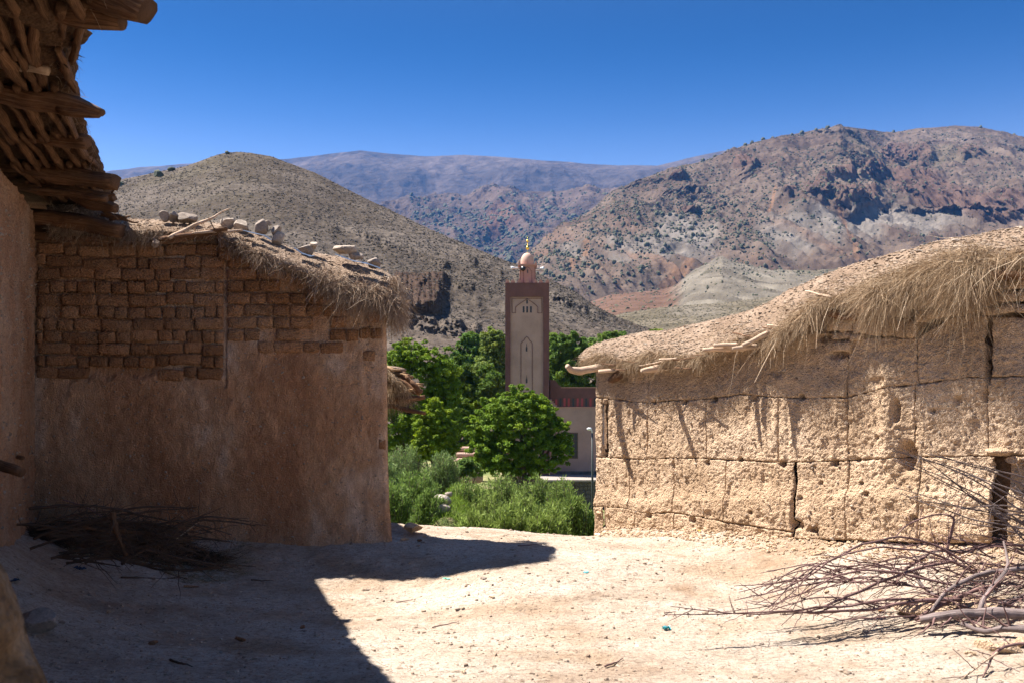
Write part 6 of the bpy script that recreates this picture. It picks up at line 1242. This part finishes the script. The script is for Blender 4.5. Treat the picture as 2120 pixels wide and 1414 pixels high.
# pale whips fanning up to the left over the wall
fan = [((2160, 1085), (2000, 985), (1838, 925)), ((2160, 1060), (1990, 975), (1845, 932)), ((2160, 1020), (2020, 965), (1915, 938)), ((2160, 1110), (2010, 1025), (1850, 948)), ((2160, 1150), (2060, 1060), (1900, 940)), ((2150, 1100), (2000, 1010), (1875, 955)),
       ((2160, 1075), (2010, 1052), (1850, 1008)), ((2160, 1100), (2000, 1070), (1860, 1020)), ((2160, 1090), (2050, 1062), (1905, 1035)), ((2160, 1070), (2060, 1050), (1930, 990)), ((2160, 1120), (2050, 1090), (1940, 1078)), ((2160, 1000), (2050, 970), (1940, 945)), ((2160, 1040), (2060, 1000), (1960, 970)), ((2160, 1130), (2040, 1050), (1960, 985)), ((2160, 1068), (2080, 1045), (1990, 1052)), ((2160, 1095), (2100, 1075), (2020, 1060))]
for k, (a, b, c) in enumerate(fan):
    d = 7.3+.8*rnd.random(); bough([(a[0]+60, a[1]+30, d-.1), (a[0], a[1], d), (b[0], b[1], d+.05), (c[0], c[1], d+.1)], [.011, .009, .006, .003], 940+k, M_GREYBRANCH, M_GREYBRANCH, 'pale straight whip of the fan sticking up from the right edge', 'pale whips fanning up from the cut heap', 5, .35, 'pale_whip', spurs=False, up=.0)
for k in range(26):                                      # the tangle
    a = rnd.uniform(1880, 2180); b = rnd.uniform(1140, 1280); d = 6.8+(1285-b)/150*.9; an = rnd.uniform(-.5, .45); l = rnd.uniform(90, 240)
    a2, b2 = a-l*math.cos(an), b+l*math.sin(an)*.45-rnd.uniform(-10, 25); b2 = min(b2, 1292); am, bm = (a+a2)/2+rnd.uniform(-15, 15), (b+b2)/2-rnd.uniform(0, 28)
    bough([(a, b, d), (am, bm, d+rnd.uniform(-.1, .1)), (a2, b2, d+rnd.uniform(-.15, .1))], [rnd.uniform(.005, .011), .006, .003], 970+k, M_TWIG if rnd.random() < .7 else M_GREYBRANCH, M_TWIG, 'thin dark branch in the tangle of the cut heap', 'branches tangled in the cut heap', 7, .4, 'tangled_branch', spurs=k % 2 == 0, up=.1)
for k in range(16):
    a = rnd.uniform(1700, 1960); b = rnd.uniform(1180, 1262); d = 6.95+(1262-b)/200; l = rnd.uniform(120, 260)
    bough([(a, b, d), (a-l*.5, b+rnd.uniform(-25, 10), d), (a-l, min(b+rnd.uniform(0, 50), 1270), d-.1)], [.008, .006, .003], 1030+k, M_TWIG, M_TWIG, 'reddish twig among the low whips left of the cut heap', 'reddish twigs trailing left of the heap', 5, .3, 'trailing_twig', up=.05)
tg = Bag()
for k in range(260):
    a = rnd.uniform(1930, 2200); b = rnd.uniform(1160, 1300); d = 6.75+(1300-b)/150*.8; p = P(a, b, d*DS); q = p+np.array([rnd.uniform(-.25, .25), rnd.uniform(-.12, .12), rnd.uniform(-.10, .12)]); q[2] = max(q[2], float(zg(q[0], q[1]))+.01); tg.tube(wob(p, q, 4, .08, k), [.005, .0025], 3)
o = tg.build('twig_litter', M_TWIG, None, kind='stuff')
V, f = rock_vf(.62, .26, .10, 1099, 3, 4); g_ = gray(2060, 1290); mk_o = mk('leaf_litter_mound', V+[g_[0], g_[1]+.45, g_[2]+.02], f, M_TABIA); tag(mk_o, 'low mound of crumbled earth beneath the cut branches', 'mound')

# ============================================================ dark brush heap in the left corner
n1 = 'sticks of the dark brush heap'; DS = 1.0
for k in range(46):
    a = rnd.uniform(60, 330); b = rnd.uniform(1074, 1168); d = 11.0-(b-1050)/130*.5; l = rnd.uniform(100, 250); an = rnd.uniform(-.35, .5)
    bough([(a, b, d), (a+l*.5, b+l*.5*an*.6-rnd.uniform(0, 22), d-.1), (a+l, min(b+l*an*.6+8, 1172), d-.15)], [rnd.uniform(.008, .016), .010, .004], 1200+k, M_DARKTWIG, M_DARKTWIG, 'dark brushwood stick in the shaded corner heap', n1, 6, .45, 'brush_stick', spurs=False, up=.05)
for k, (pts, r, m_, lb) in enumerate((([(235, 1060, 9.9), (240, 1090, 9.8), (262, 1150, 9.5)], [.028, .026, .018], M_WOOD, 'thick brown stick standing in the middle of the dark brush heap'), ([(130, 1034, 10.6), (180, 1050, 10.4), (235, 1085, 10.1)], [.005, .007, .006], M_TWIG, 'thin pale stem lying over the top of the brush heap'),
        ([(60, 1052, 10.8), (150, 1045, 10.6), (230, 1052, 10.4), (350, 1078, 10.1)], [.014, .014, .012, .006], M_DARKTWIG, 'arched dark branch along the crest of the brush heap'), ([(408, 1082, 9.9), (385, 1100, 9.8), (362, 1118, 9.7)], [.004, .005, .004], M_PALEWOOD, 'short pale stem sticking up at the right of the brush heap'),
        ([(170, 1088, 10.0), (215, 1098, 9.9), (300, 1102, 9.8), (325, 1106, 9.7)], [.012, .014, .016, .01], M_WOOD, 'orange brown stick across the brush heap'), ([(35, 1085, 10.2), (70, 1086, 10.1), (130, 1092, 10.0)], [.012, .014, .01], M_DARKTWIG, 'black stick end poking left towards the wall'), ([(440, 1075, 10.2), (445, 1092, 10.1), (410, 1098, 10.0)], [.004, .006, .005], M_DARKTWIG, 'thin hooked twig at the right end of the brush heap'))):
    bough(pts, r, 1260+k, m_, M_DARKTWIG, lb, None, 3, .25, 'brush_stick', spurs=False)
n = 3600; a = R.rand(n)**1.3; px_ = 60+a*400; py_ = 1100+R.rand(n)*75-45*np.exp(-((px_-200)/130)**2)*R.rand(n); d = 10.9-(py_-1050)/130*.5
q = np.array([(px_-CX)/F*d, d, (HY-py_)/F*d]).T; q[:, 2] = np.minimum(q[:, 2], zg(q[:, 0], q[:, 1])+.42*np.exp(-((px_-190)/150)**2)+.05); q[:, 2] = np.maximum(q[:, 2], zg(q[:, 0], q[:, 1])+.005)
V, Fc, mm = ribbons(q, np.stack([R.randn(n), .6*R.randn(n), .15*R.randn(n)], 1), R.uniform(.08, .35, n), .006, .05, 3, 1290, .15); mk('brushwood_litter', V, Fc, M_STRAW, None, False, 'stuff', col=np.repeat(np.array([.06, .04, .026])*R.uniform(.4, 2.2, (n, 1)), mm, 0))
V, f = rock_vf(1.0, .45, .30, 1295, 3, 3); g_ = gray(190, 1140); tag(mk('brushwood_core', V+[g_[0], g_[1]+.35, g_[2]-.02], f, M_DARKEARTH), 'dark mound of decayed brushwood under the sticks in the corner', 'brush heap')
n = 2600; px_ = R.uniform(120, 520, n); py_ = 1150+28*R.rand(n)+10*np.sin(px_*.02); q = []
dd = 1.72*F/(py_-HY); x = (px_-CX)/F*dd; q = np.stack([x, dd, zg(x, dd)+.008], 1); V, Fc, mm = ribbons(q, np.stack([R.randn(n), R.randn(n), .25*R.rand(n)], 1), R.uniform(.04, .15, n), .004, .1, 3, 1296, .2); mk('strewn_straw', V, Fc, M_STRAW, None, False, 'stuff', col=np.repeat(straw_cols(n, 5, ((.12, .10, .05), (.20, .16, .08), (.28, .22, .12))), mm, 0))
